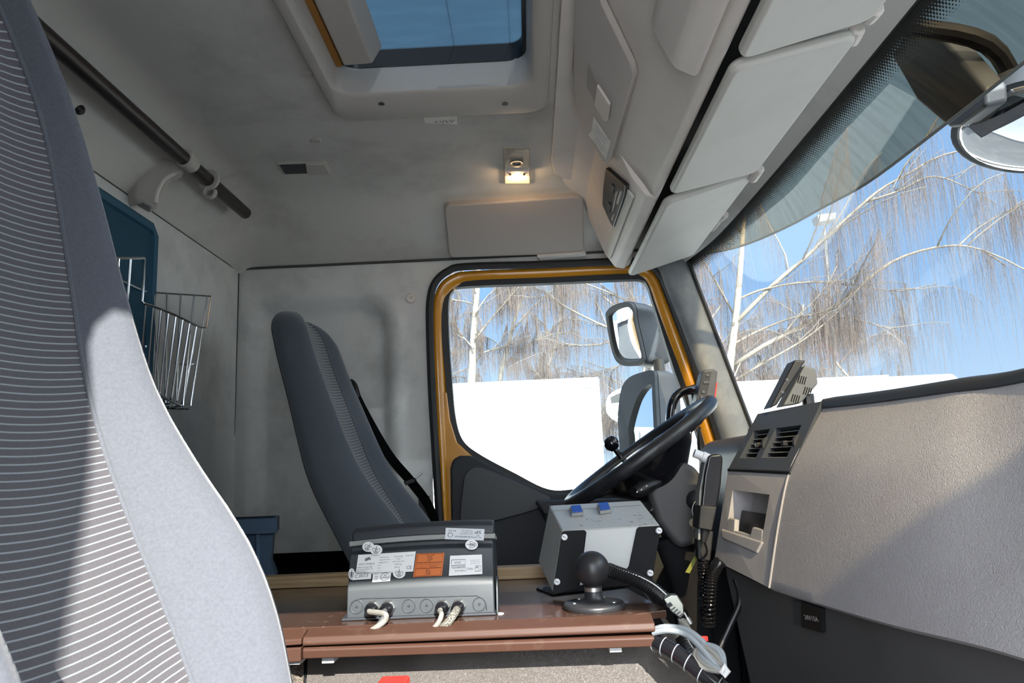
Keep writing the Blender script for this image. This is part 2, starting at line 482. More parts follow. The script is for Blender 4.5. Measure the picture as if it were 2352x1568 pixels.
M['matte_black'] = mat('matte black paint', (0.006, 0.006, 0.007), 0.6, spec=0.15)
M['glass'] = glass('window glass')
M['screen_glass'] = glass('windscreen glass', (0.80, 0.85, 0.83), 0.02)
def acrylic(name, clear, glow, spots=None):
    # smoked plastic: a little light goes straight through, some is scattered in it
    m = bpy.data.materials.new(name); m.use_nodes = True
    nt = m.node_tree; N = nt.nodes; N.clear()
    out = N.new('ShaderNodeOutputMaterial'); ad = N.new('ShaderNodeAddShader')
    tr = N.new('ShaderNodeBsdfTransparent'); tr.inputs[0].default_value = (*clear, 1)
    tl = N.new('ShaderNodeBsdfTranslucent'); tl.inputs[0].default_value = (*glow, 1)
    if spots:
        tc = N.new('ShaderNodeTexCoord'); nz = N.new('ShaderNodeTexNoise'); nz.inputs['Scale'].default_value = spots[0]; nz.inputs['Detail'].default_value = 5
        mp = N.new('ShaderNodeMapping'); mp.inputs['Scale'].default_value = spots[1]
        mx = N.new('ShaderNodeMix'); mx.data_type = 'RGBA'; mx.inputs['A'].default_value = (*glow, 1); mx.inputs['B'].default_value = (*spots[2], 1)
        rp = N.new('ShaderNodeValToRGB'); rp.color_ramp.elements[0].position = 0.45; rp.color_ramp.elements[1].position = 0.75
        nt.links.new(tc.outputs['Object'], mp.inputs[0]); nt.links.new(mp.outputs[0], nz.inputs['Vector']); nt.links.new(nz.outputs['Fac'], rp.inputs['Fac'])
        nt.links.new(rp.outputs['Color'], mx.inputs['Factor']); nt.links.new(mx.outputs['Result'], tl.inputs[0])
    nt.links.new(tr.outputs[0], ad.inputs[0]); nt.links.new(tl.outputs[0], ad.inputs[1]); nt.links.new(ad.outputs[0], out.inputs[0])
    return m
M['hatch_glass'] = acrylic('smoked blue hatch acrylic', (0.13, 0.14, 0.15), (0.036, 0.066, 0.088), (9, (1, 4, 1), (0.043, 0.076, 0.100)))
M['hatch_sticker'] = acrylic('pale film', (0.02, 0.02, 0.02), (0.085, 0.11, 0.16))
def smoked(name, a, b, scale, stretch):
    m = bpy.data.materials.new(name); m.use_nodes = True
    nt = m.node_tree; N = nt.nodes; N.clear()
    out = N.new('ShaderNodeOutputMaterial'); tr = N.new('ShaderNodeBsdfTransparent')
    tc = N.new('ShaderNodeTexCoord'); mp = N.new('ShaderNodeMapping'); mp.inputs['Scale'].default_value = stretch
    nz = N.new('ShaderNodeTexNoise'); nz.inputs['Scale'].default_value = scale; nz.inputs['Detail'].default_value = 4
    mx = N.new('ShaderNodeMix'); mx.data_type = 'RGBA'; mx.inputs['A'].default_value = (*a, 1); mx.inputs['B'].default_value = (*b, 1)
    rp = N.new('ShaderNodeValToRGB'); rp.color_ramp.elements[0].position = 0.42; rp.color_ramp.elements[1].position = 0.70
    for x, y in ((tc.outputs['Object'], mp.inputs[0]), (mp.outputs[0], nz.inputs['Vector']), (nz.outputs['Fac'], rp.inputs['Fac']), (rp.outputs['Color'], mx.inputs['Factor']), (mx.outputs['Result'], tr.inputs[0]), (tr.outputs[0], out.inputs[0])):
        nt.links.new(x, y)
    return m
M['sun_shade'] = smoked('smoked shade acrylic', (0.47, 0.365, 0.235), (0.37, 0.29, 0.19), 9, (0.5, 7, 0.5))
M['white_truck'] = mat('white truck paint', (0.83, 0.84, 0.82), 0.35)
M['truck_rail'] = mat('pale grey trim', (0.17, 0.18, 0.185), 0.4)
M['lane'] = mat('dark asphalt', (0.075, 0.075, 0.078), 0.9, dirt=(1.5, (0.12, 0.12, 0.12), 0.6))
M['asphalt'] = mat('pale bounce ground', (0.55, 0.535, 0.51), 0.9, dirt=(0.8, (0.40, 0.39, 0.38), 0.6))  # paler than the real asphalt, to bounce sunlight into the cab
M['bark'] = mat('birch bark', (0.24, 0.22, 0.19), 0.85, dirt=(5, (0.08, 0.065, 0.055), 0.85))
M['branch'] = mat('pale branch', (0.17, 0.15, 0.125), 0.85, dirt=(9, (0.20, 0.16, 0.13), 0.5))
M['twig'] = mat('brown twig', (0.110, 0.086, 0.074), 0.9)
M['lamp_pole'] = mat('galvanised pole', (0.20, 0.205, 0.205), 0.5)
M['socket_txt'] = mat('white print', (0.7, 0.7, 0.7), 0.5)
M['interior_dark'] = mat('dark carpet', (0.018, 0.018, 0.020), 0.95, spec=0.05)
M['body_paint'] = mat('yellow body paint', (0.62, 0.30, 0.030), 0.3, coat=0.4)

# ------------------------------------------------------------------ the cab shell
YD, YP = 2.35, -0.12          # driver's wall, passenger's wall
XR = -0.93                    # rear wall
ZC = 0.84                     # headliner
HX0, HX1, HY0, HY1 = -0.380, 0.055, 0.86, 1.560      # roof hatch hole

def smin(a, b, k):
    h = max(0.0, min(1.0, 0.5 + 0.5*(b-a)/k))
    return b*(1-h) + a*h - k*h*(1-h)
def zceil(x, y):
    side = 0.705 + (YD - y) * 0.50
    rear = 0.695 + (x - XR) * 1.05
    z = smin(ZC, side, 0.03)
    return smin(z, rear, 0.06)
bm = BM()
xs = sorted(set([XR + i*0.0145 for i in range(73)] + [HX0, HX1, 0.13, 0.25, 0.36, 0.46, 0.55]))
ys = sorted(set([YP + i*0.03 for i in range(61)] + [1.71 + i*0.016 for i in range(40)] + [HY0, HY1, YD]))
ys = [y for y in ys if y <= YD]
vs = {}
for i, x in enumerate(xs):
    for j, y in enumerate(ys): vs[i, j] = bm.verts.new((x, y, zceil(x, y)))
for i in range(len(xs)-1):
    for j in range(len(ys)-1):
        cx, cy = (xs[i]+xs[i+1])/2, (ys[j]+ys[j+1])/2
        if HX0 < cx < HX1 and HY0 < cy < HY1: continue
        bm.faces.new((vs[i, j], vs[i+1, j], vs[i+1, j+1], vs[i, j+1]))
struct('ceiling', bm, M['headliner'], angle=60)

# outer roof: a shell over the headliner with the hatch hole in it
bm = BM()
for x0, x1, y0, y1 in ((-0.99, HX0, -0.17, 2.41), (HX1, 0.66, -0.17, 2.41), (HX0, HX1, -0.17, HY0), (HX0, HX1, HY1, 2.41)):
    box(bm, (x0, y0, 0.93), (x1, y1, 0.96))
struct('trim_5', bm, M['body_paint'])

# rear wall and the floor
bm = BM(); box(bm, (-0.99, -0.17, -1.0), (XR, 2.41, 0.93)); struct('wall_rear', bm, M['wall_cloth'])
bm = BM(); box(bm, (-0.99, -0.17, -1.06), (1.0, 2.41, -1.0)); struct('floor', bm, M['interior_dark'])
bm = BM(); box(bm, (0.93, -0.17, -1.0), (1.0, 2.41, -0.02)); struct('wall_front', bm, M['interior_dark'])
# seam lines of the rear panel and the corner piping
bm = BM()
tube(bm, [(XR-0.004, y, 0.694) for y in (0.2, 1.2, 2.33)], 0.005, 6)
tube(bm, [(XR-0.002, YD-0.004, 0.69), (XR-0.004, YD-0.004, 0.2), (XR-0.012, YD-0.004, -0.9)], 0.005, 6)
struct('trim_6', bm, M['seam'])

# driver's side wall with its pressed recess
def sstep(a, b, x):
    t = max(0.0, min(1.0, (x-a)/(b-a))); return t*t*(3-2*t)
def yrel(x, z):
    # a shallow tray between the rear corner and a rounded rib before the door
    inx = sstep(-0.90, -0.845, x) * (1 - sstep(-0.47, -0.425, x))
    cx = max(0, (x+0.55)/0.12); zt = 0.60 - 0.05*cx*cx
    inz = 1 - sstep(zt-0.06, zt, z)
    rib = 0.012*math.exp(-((x+0.405)/0.02)**2) * (1 - sstep(0.50, 0.58, z))
    return 0.045*inx*inz - rib
bm = BM()
rows = []
zs = [-1.0 + i*0.05 for i in range(14)] + [-0.3 + i*0.02 for i in range(51)]
zs = [z for z in zs if z <= 0.70] + [0.705]
wx = [XR - 0.01 + i*0.0125 for i in range(52)]
for z in zs: rows.append([(x, YD + yrel(x, z), z) for x in wx])
grid(bm, rows)
# above the door
grid(bm, [[(x, YD + 0.002, z) for x in (wx[-1], 0.0, 0.5)] for z in (0.664, 0.705)])
struct('wall_left', bm, M['wall_cloth'], angle=70)
bm = BM(); prism(bm, [V(-0.33,YD+0.003,0.706), V(-0.33,YD+0.003,0.30)] + [at(u, v, Y=YD+0.003) for u, v in ((978,860),(982,760),(986,690),(998,648),(1028,621),(1070,610),(1250,604))] + [V(0.1,YD+0.003,0.706)], (0,0.03,0)); struct('wall_left_corner', bm, M['wall_cloth'])
bm = BM(); tube(bm, [(x, YD - 0.003, 0.702) for x in (XR, -0.5, 0.0, 0.40)], 0.0045, 6); struct('trim_7', bm, M['seam'])
# outer skin beyond the driver's wall
bm = BM()
box(bm, (-0.99, 2.405, -1.0), (-0.32, 2.44, 0.93))
box(bm, (-0.32, 2.415, 0.69), (0.55, 2.44, 0.93))
struct('wall_left_skin', bm, M['body_paint']); bm = BM()
prism(bm, [V(0.60,2.33,-1.0), V(0.60,2.33,0.05), V(0.72,2.33,0.06), V(1.0,2.33,-0.02), V(1.0,2.33,-1.0)], (0,0.08,0))
prism(bm, [V(0.70,2.41,0.05), V(0.80,2.17,0.04), V(0.88,1.85,0.03), V(0.93,1.115,0.03), V(0.88,0.38,0.03), V(0.80,0.06,0.04), V(0.70,-0.17,0.05), V(1.0,-0.17,0.02), V(1.0,2.41,0.02)], (0,0,-0.04))
struct('wall_footwell', bm, M['interior_dark'])

# ------------------------------------------------------------------ driver's door
def px(pts, Y): return [at(u, v, Y=Y) for u, v in pts]
door = thing('door_1', 'driver door with yellow painted frame, black seals and charcoal inner panel', 'door', (0.1, YD+0.03, -0.95))
door['kind'] = 'structure'
del door['label']; del door['category']
seal_px = [(1014,1260),(1004,1100),(992,900),(987,760),(988,690),(1000,648),(1030,622),(1072,612),(1250,607),(1430,600),(1490,606),(1516,628),(1540,680),(1585,800),(1625,920),(1655,1010),(1672,1060)]
bm = BM(); tube(bm, spline(px(seal_px, YD-0.005), 70), 0.016, 8, flat=(1.0, 0.8)); obj('outer_seal', bm, M['rubber'], door)
fo = spline(px([(1020,1290),(1010,1100),(998,900),(994,760),(996,692),(1010,652),(1040,630),(1080,622),(1250,615),(1430,608),(1484,614),(1508,636),(1530,690),(1575,810),(1618,930),(1650,1030),(1668,1090)], YD+0.012), 90)
fi = spline(px([(1036,1290),(1034,1100),(1026,900),(1018,760),(1020,700),(1030,674),(1052,656),(1090,648),(1250,641),(1430,632),(1472,636),(1490,654),(1506,700),(1550,830),(1590,940),(1622,1040),(1640,1090)], YD+0.028), 90)
fm = [a.lerp(b, 0.45) + V(0, -0.012, 0) for a, b in zip(fo, fi)]
bm = BM(); grid(bm, [[a + V(0,0.05,0), a, m_, b, b + V(0,0.04,0)] for a, m_, b in zip(fo, fm, fi)])
obj('door_frame', bm, M['yellow'], door, angle=80)
bm = BM(); prism(bm, px([(1006,900),(1026,900),(1034,965),(1050,1016),(1092,1054),(1135,1078),(1130,1092),(1062,1085),(1036,1110),(1038,1290),(1012,1290)], YD+0.018), (0,0.03,0)); obj('frame_corner', bm, M['yellow'], door, bevel=0.004)
gl_px = [(1262,1124),(1180,1085),(1100,1042),(1062,1010),(1046,960),(1038,880),(1030,760),(1030,694),(1040,668),(1064,658),(1250,650),(1430,642),(1474,643),(1488,658),(1500,694),(1545,838),(1580,935),(1612,1030),(1625,1080),(1620,1108),(1500,1116),(1340,1122)]
go = spline(px([(1262,1137),(1170,1095),(1090,1056),(1045,1020),(1030,965),(1024,880),(1014,760),(1015,688),(1028,658),(1056,645),(1250,637),(1430,629),(1484,631),(1500,650),(1512,690),(1557,834),(1592,930),(1626,1026),(1642,1084),(1634,1124),(1500,1132),(1340,1138)], YD+0.022), 120, True)
gi = spline(px(gl_px, YD+0.03), 120, True)
bm = BM(); ring_prism(bm, go, gi, (0, 0.03, 0)); obj('window_gasket', bm, M['rubber'], door)
bm = BM(); prism(bm, spline(px(gl_px, YD+0.045), 120, True), (0, 0.004, 0)); obj('door_glass', bm, M['glass'], door, smooth=False)
# inner panel
ip = px([(1034,1075),(1040,1055),(1056,1046),(1080,1046),(1110,1060),(1180,1098),(1262,1132),(1340,1135),(1500,1129),(1650,1122)], YD+0.0)
ip = [p for p in ip] + [V(0.62, YD, -0.9), V(-0.25, YD, -0.9)]
bm = BM(); prism(bm, ip, (0, 0.05, 0)); obj('door_panel', bm, M['dark_soft'], door, bevel=0.008, seg=3)
# padded upper part and the armrest ledge
up = px([(1064,1110),(1072,1085),(1092,1072),(1130,1082),(1250,1135),(1262,1150),(1225,1172),(1120,1200),(1060,1210)], YD-0.012)
bm = BM(); prism(bm, spline(up, 40, True), (0, 0.03, 0)); obj('door_pad', bm, M['dark_plastic'], door, bevel=0.006)
bm = BM()
al = px([(1228,1150),(1420,1145),(1600,1140),(1600,1165),(1420,1172),(1250,1185)], YD-0.06)
prism(bm, al, (0, 0.09, 0)); obj('armrest', bm, M['dark_soft'], door, bevel=0.01, seg=3)
bm = BM()
prism(bm, px([(1245,1178),(1440,1168),(1440,1182),(1420,1300),(1320,1330),(1275,1240)], YD-0.03), (0, 0.05, 0)); obj('door_pocket', bm, M['dark_plastic'], door, bevel=0.008)

# ------------------------------------------------------------------ windscreen, pillar, header
TOP = [(0.545,2.335,0.652),(0.60,2.15,0.672),(0.628,1.85,0.688),(0.637,1.5,0.692),(0.640,1.115,0.694)]
TOP = TOP + [(x, 2.23-y, z) for x, y, z in TOP[:-1]][::-1]
BOT = [(0.700,2.325,0.085),(0.795,2.17,0.05),(0.875,1.85,0.03),(0.915,1.5,0.03),(0.925,1.115,0.03)]
BOT = BOT + [(x, 2.23-y, z) for x, y, z in BOT[:-1]][::-1]
NW = 61
ts, bs = spline(TOP, NW), spline(BOT, NW)
ws = [[t.lerp(b, k/16) + V(0.02*math.sin(math.pi*k/16), 0, 0) for t, b in zip(ts, bs)] for k in range(17)]
bm = BM(); grid(bm, ws); struct('window_1', bm, M['screen_glass'], angle=180)
# dotted ceramic band along the upper edge and the side
fr = bpy.data.materials.new('dotted ceramic band'); fr.use_nodes = True
nt = fr.node_tree; N = nt.nodes; bs_ = N['Principled BSDF']; bs_.inputs['Base Color'].default_value = (0.012, 0.012, 0.012, 1); bs_.inputs['Roughness'].default_value = 0.5
uvn = N.new('ShaderNodeUVMap'); vor = N.new('ShaderNodeTexVoronoi'); vor.voronoi_dimensions = '2D'; vor.inputs['Scale'].default_value = 1.0; vor.inputs['Randomness'].default_value = 0.0
rot = N.new('ShaderNodeMapping'); rot.inputs['Rotation'].default_value = (0, 0, math.radians(45)); rot.inputs['Scale'].default_value = (170, 170, 1)
sp = N.new('ShaderNodeSeparateXYZ'); mr = N.new('ShaderNodeMapRange'); mr.inputs['From Min'].default_value = 0.0; mr.inputs['From Max'].default_value = 0.050
mr.inputs['To Min'].default_value = 0.82; mr.inputs['To Max'].default_value = 0.16
lt = N.new('ShaderNodeMath'); lt.operation = 'LESS_THAN'
nt.links.new(uvn.outputs[0], rot.inputs[0]); nt.links.new(rot.outputs[0], vor.inputs['Vector']); nt.links.new(uvn.outputs[0], sp.inputs[0])
nt.links.new(sp.outputs['Y'], mr.inputs['Value']); nt.links.new(vor.outputs['Distance'], lt.inputs[0]); nt.links.new(mr.outputs['Result'], lt.inputs[1]); nt.links.new(lt.outputs[0], bs_.inputs['Alpha'])
bm = BM()
ln = [0]
for a, b in zip(ts, ts[1:]): ln.append(ln[-1] + (b-a).length)
rows = []; uv = []
for k in range(5):
    w = 0.050*k/4
    rows.append([t + (b-t).normalized()*w + V(-0.003+0.02*math.sin(math.pi*w/0.62), 0, 0) for t, b in zip(ts, bs)]); uv.append([(l, w) for l in ln])
grid(bm, rows, uv); struct('trim_8', bm, fr, angle=180)
# rubber lip of the windscreen
bm = BM()
tube(bm, [p + V(-0.006, 0.0, 0.004) for p in ts], 0.007, 6)
tube(bm, [ts[0].lerp(bs[0], k/8) + V(0.0, -0.004, 0) for k in range(9)], 0.008, 6)
struct('trim_4', bm, M['rubber'])
# header strip between visors and glass
bm = BM()
rows = []
for t in spline(TOP, 41):
    k = max(0.0, abs(t.y - 1.115) - 0.9)
    rows.append([V(0.30, t.y, ZC), V(0.47 - 0.2*k, t.y, 0.735 - 0.1*k), V(0.56 - 0.1*k, t.y, 0.715 - 0.1*k), V(t.x-0.03, t.y, t.z+0.012), V(t.x-0.012, t.y, t.z-0.004), V(t.x+0.01, t.y, t.z+0.03), V(t.x+0.02, t.y, 0.93)])
grid(bm, rows); struct('trim_1', bm, M['wall_cloth'], angle=40)
# driver's side pillar
def pillar(mirror=False):
    bm = BM(); rows = []
    A = [at(u, v, Y=2.338) for u, v in ((1478,585),(1512,625),(1560,745),(1605,865),(1645,985),(1668,1060),(1690,1130))]
    B = [ts[0].lerp(bs[0], f) + V(-0.004, -0.006, 0) for f in (-0.06, 0.02, 0.23, 0.47, 0.70, 0.9, 1.1)]
    for a, b in zip(A, B):
        r = []
        for k in range(9):
            f = k/8
            p = a.lerp(b, f) + V(-0.022, -0.022, 0)*math.sin(math.pi*f)
            r.append(p)
        r.insert(0, a + V(0, 0.06, 0)); r.append(b + V(0.02, 0.05, 0))
        if mirror: r = [V(p.x, 2.23-p.y, p.z) for p in r]
        rows.append(r)
    grid(bm, rows); return bm
struct('trim_2', pillar(), M['pillar'], angle=60)
# passenger's side wall with the open doorway through which one looks in
ap = [(-0.17,-0.95),(-0.17,0.20),(-0.205,0.45),(-0.238,0.71),(-0.230,0.755),(-0.208,0.785),(-0.165,0.800),(0.20,0.802),(0.47,0.795),(0.51,0.74),(0.53,0.66),(0.60,0.40),(0.67,0.12),(0.69,-0.10),(0.66,-0.95)]
ap = [V(x, YP-0.05, z) for x, z in ap]
ctr = V(0.2, YP-0.05, 0.0)
outl = []
for p in ap:
    outl.append(V(-0.99, p.y, p.z) if p.x < -0.1 else V(p.x, p.y, 0.93) if p.z > 0.7 else V(0.95 if p.z < 0.1 else 0.62, p.y, p.z))
bm = BM()
def wallbox(x0, x1, z0, z1): box(bm, (x0, YP-0.05, z0), (x1, YP, z1))
poly = [V(-0.99,YP-0.05,-1.0), V(-0.99,YP-0.05,0.93), V(0.60,YP-0.05,0.93), V(0.57,YP-0.05,0.66), V(0.70,YP-0.05,0.08), V(0.95,YP-0.05,0.02), V(0.95,YP-0.05,-1.0)]
prism(bm, poly + [V(0.66,YP-0.05,-1.0)] + ap[::-1] + [V(-0.17,YP-0.05,-1.0)], (0, 0.05, 0))
struct('wall_right', bm, M['wall_cloth'], angle=30)

# ------------------------------------------------------------------ roof hatch
hatch = thing('roof_hatch', 'roof hatch with beige moulded frame and tinted blue pane in the headliner', 'hatch', (-0.165, 1.2, ZC))
def rr3(x0, x1, y0, y1, r, z, n=5):
    return [V((x0+x1)/2 + a, (y0+y1)/2 + b, z) for a, b in rrect(x1-x0, y1-y0, r, n)]
bm = BM()
O = [rr3(-0.412, 0.082, 0.80, 1.612, 0.05, ZC-0.001), rr3(-0.410, 0.080, 0.802, 1.61, 0.05, ZC-0.013), rr3(-0.405, 0.074, 0.81, 1.602, 0.05, ZC-0.016),
     rr3(-0.388, 0.048, 0.865, 1.500, 0.05, ZC-0.014), rr3(-0.384, 0.042, 0.872, 1.494, 0.05, ZC-0.006), rr3(-0.380, 0.037, 0.878, 1.506, 0.045, ZC+0.03),
     rr3(-0.380, 0.034, 0.88, 1.514, 0.045, ZC+0.065), rr3(-0.380, 0.034, 0.88, 1.53, 0.045, ZC+0.10)]
grid(bm, O, closed=True); obj('hatch_frame', bm, M['beige_plastic'], hatch, angle=50)
bm = BM(); ring_prism(bm, rr3(-0.40, 0.05, 0.86, 1.57, 0.05, ZC+0.063), rr3(-0.37, 0.026, 0.90, 1.512, 0.03, ZC+0.063), (0, 0, 0.045))
obj('hatch_seal', bm, M['black'], hatch)
bm = BM()
for x0, x1, y0, y1 in ((-0.40,-0.125,0.87,1.56), (0.0,0.04,0.87,1.56), (-0.125,0.0,0.87,1.02), (-0.125,0.0,1.335,1.56)): box(bm, (x0,y0,ZC+0.105), (x1,y1,ZC+0.109))
obj('hatch_pane', bm, M['hatch_glass'], hatch, smooth=False)
bm = BM(); box(bm, (-0.125, 1.02, ZC+0.105), (0.000, 1.335, ZC+0.109)); obj('hatch_sticker', bm, M['hatch_sticker'], hatch, smooth=False, label='pale rectangular sticker on the hatch pane')
bm = BM(); hexa(bm, [V(-0.364,0.88,ZC+0.042), V(-0.300,0.88,ZC+0.044), V(-0.300,1.470,ZC+0.046), V(-0.364,1.470,ZC+0.044), V(-0.364,0.88,ZC+0.08), V(-0.278,0.88,ZC+0.09), V(-0.278,1.475,ZC+0.09), V(-0.364,1.475,ZC+0.08)])
obj('blind_cassette', bm, M['beige_plastic'], hatch, bevel=0.006, seg=3)
bm = BM(); box(bm, (-0.379, 0.885, ZC+0.044), (-0.366, 1.47, ZC+0.06)); obj('cassette_edge', bm, M['hatch_gap'], hatch)
for u, v in ((876, 238), (1160, 238)):
    p = at(u, v, Z=ZC-0.0158)
    bm = BM(); lathe(bm, [(0.0, -0.0022), (0.0045, -0.002), (0.006, 0.0), (0.0075, 0.001)], p, (0, 0, -1), 16); obj('frame_screw', bm, M['dark_plastic'], hatch)
# ------------------------------------------------------------------ small things on the headliner
def ceil_at(u, v):
    d = at(u, v, Z=ZC); lo, hi = 0.3, 1.6
    for _ in range(50):
        t = (lo+hi)/2; q = d*t
        if q.z > (zceil(q.x, q.y) if q.y < YD else 0.0): hi = t
        else: lo = t
    p = d*lo
    e_ = 0.004
    n = V((zceil(p.x+e_, p.y)-zceil(p.x-e_, p.y))/(2*e_), (zceil(p.x, p.y+e_)-zceil(p.x, p.y-e_))/(2*e_), -1).normalized()
    return p, n
def cap(u, v, r, label, m='beige_plastic'):
    p, n = ceil_at(u, v)
    bm = BM(); lathe(bm, [(0.0, 0.004), (r*0.25, 0.004), (r*0.3, 0.003), (r*0.8, 0.004), (r, 0.001), (r, -0.002)], p, n, 20)
    return tag(obj('trim_plug', bm, M[m]), label, 'plug')
cap(706, 170, 0.013, 'round grey trim plug in headliner beside the roof hatch corner')
cap(726, 321, 0.013, 'round grey trim plug in headliner above the sliding lamp')
# plug on the driver's side wall
p = at(944, 685, Y=YD-0.002)
bm = BM(); lathe(bm, [(0.0, 0.003), (0.003, 0.001), (0.005, 0.005), (0.014, 0.005), (0.017, 0.001), (0.017, -0.004)], p, (0, -1, 0), 24)
tag(obj('trim_plug', bm, M['console']), 'round grey trim plug with dark centre beside driver door frame', 'plug')
p = at(183, 252, X=XR)
p, n = ceil_at(183, 252)
bm = BM(); lathe(bm, [(0.0, 0.008), (0.006, 0.008), (0.010, 0.004), (0.012, -0.002)], p, n, 16)
tag(obj('coat_peg', bm, M['rail']), 'small dark peg on rear wall just above the front seat edge', 'peg')
# roof label
o = at(1012, 267, Z=ZC-0.002)
bm = BM(); plate(bm, V(o.x, o.y+0.014, ZC-0.006), V(1,0,0), V(0,1,0), V(0,0,-1), [(-0.040,-0.03),(0.040,-0.03),(0.036,0.022),(0.004,0.014),(-0.040,0.010)], 0, 0.0006)
note = tag(obj('paper_note', bm, M['paper'], smooth=False), 'torn white paper note with handwriting stuck below the roof hatch', 'note')
bm = BM()
for pts in (((-0.004,0.000),(0.002,0.008),(0.006,-0.002)), ((0.010,-0.002),(0.014,0.009)), ((0.020,-0.002),(0.024,0.011),(0.029,-0.001)), ((-0.016,0.002),(-0.010,0.004))):
    tube(bm, [V(o.x+a, o.y+b+0.014, ZC-0.0068) for a, b in pts], 0.0009, 4)
obj('handwriting', bm, M['ink'], note)
# sliding lamp on the left
def skew(p0, pts, n, h):      # points given in pixels on the tangent plane at p0
    return [at_plane(u, v, p0, n) + n*h for u, v in pts]
p, n = ceil_at(700, 384)
lamp2 = thing('reading_lamp', 'flat grey reading lamp with sliding cover in headliner near the rail end', 'lamp', p)
bm = BM(); prism(bm, skew(p, [(636,373),(748,370),(764,395),(650,398)], n, -0.004), n*0.008); obj('housing', bm, M['beige_plastic'], lamp2, bevel=0.002)
bm = BM(); prism(bm, skew(p, [(642,375),(702,373),(707,394),(655,396)], n, 0.004), n*0.0012); obj('open_slot', bm, M['dark_plastic'], lamp2)
bm = BM(); prism(bm, skew(p, [(702,371),(746,370),(759,393),(712,395),(704,388)], n, 0.004), n*0.006); obj('sliding_cover', bm, M['beige_plastic'], lamp2, bevel=0.002)
# interior lamp with lit lens
p, n = ceil_at(1187, 375)
dome = thing('dome_lamp', 'clear interior roof lamp with glowing warm bulb near windscreen console', 'lamp', p)
def lensmat():
    m = bpy.data.materials.new('clear lamp lens'); m.use_nodes = True
    b = m.node_tree.nodes['Principled BSDF']; b.inputs['Base Color'].default_value = (0.85, 0.78, 0.66, 1); b.inputs['Roughness'].default_value = 0.25; b.inputs['Alpha'].default_value = 0.35
    return m
LENS = lensmat()
def on(pts, h0, h1, name, m, **k):
    bm = BM(); prism(bm, skew(p, pts, n, h0), n*(h1-h0)); return obj(name, bm, m, dome, **k)
on([(1156,338),(1217,338),(1217,413),(1158,413)], -0.01, 0.002, 'back_plate', mat('lamp reflector', (0.45, 0.40, 0.32), 0.4), bevel=0.001)
on([(1158,340),(1215,340),(1215,378),(1159,376)], 0.002, 0.014, 'spot_lens', LENS, bevel=0.002)
on([(1158,378),(1216,378),(1216,391),(1159,391)], 0.002, 0.019, 'switch_bar', M['console'], bevel=0.002)
on([(1159,391),(1216,391),(1216,412),(1160,412)], 0.002, 0.013, 'diffuser', mat('lit lamp lens', (0.9, 0.7, 0.45), 0.3, emit=((1.0, 0.62, 0.28), 0.55)), bevel=0.002)
q = at_plane(1186, 362, p, n)
bm = BM(); lathe(bm, [(0.0, 0.006), (0.008, 0.008), (0.012, 0.016), (0.017, 0.017), (0.019, 0.010), (0.019, 0.002)], q, n, 20); obj('swivel_spot', bm, M['dark_plastic'], dome)
q = at_plane(1188, 394, p, n)
bm = BM(); tube(bm, [q + n*0.014 + V(-0.012,0,0), q + n*0.015 + V(0.012,0,0)], 0.0045, 8); obj('bulb', bm, mat('glowing bulb', (1, 0.8, 0.5), 0.4, emit=((1.0, 0.70, 0.36), 4.0)), dome)
for u in (1171, 1203):
    q = at_plane(u, 385, p, n)
    bm = BM(); lathe(bm, [(0.0, 0.022), (0.003, 0.022), (0.0035, 0.018)], q, n, 12); obj('push_button', bm, M['vent_grey'], dome)
pl = bpy.data.lights.new('bulb_light', 'POINT'); pl.energy = 0.22; pl.color = (1.0, 0.66, 0.36); pl.shadow_soft_size = 0.01
po = bpy.data.objects.new('bulb_light', pl); COL.objects.link(po); po.location = at_plane(1188, 396, p, n) + n*0.03
# padded cover above the driver's door
p, n = ceil_at(1180, 512)
bm = BM()
pp = [at_plane(u, v, p, n) for u, v in ((1020,462),(1338,440),(1341,572),(1032,582))]
c = sum(pp, V(0,0,0))/4
u_ = ((pp[1]-pp[0]) + (pp[2]-pp[3])).normalized(); v_ = n.cross(u_).normalized()
loc = [((q-c).dot(u_), (q-c).dot(v_)) for q in pp]
out = []
for i in range(4):
    a = Vector(loc[i]); b = Vector(loc[i-1]); d = Vector(loc[(i+1) % 4])
    e1 = a + (b-a).normalized()*0.024; e2 = a + (d-a).normalized()*0.024
    for k in range(6):
        t = k/5; out.append(tuple(e1*(1-t)**2 + a*2*t*(1-t) + e2*t*t))
plate(bm, c, u_, v_, n, out, -0.02, 0.022)
tag(obj('speaker_cover', bm, M['cover'], bevel=0.006, seg=3), 'rounded brown-grey padded cover above the driver door', 'cover')
bm = BM(); prism(bm, [at_plane(u, v, p, n) for u, v in ((1232,574),(1340,566),(1346,573),(1240,584))], n*0.03)
tag(obj('slotted_tray', bm, M['wall_cloth'], bevel=0.003), 'thin pale ledge under the right end of the padded cover', 'ledge')

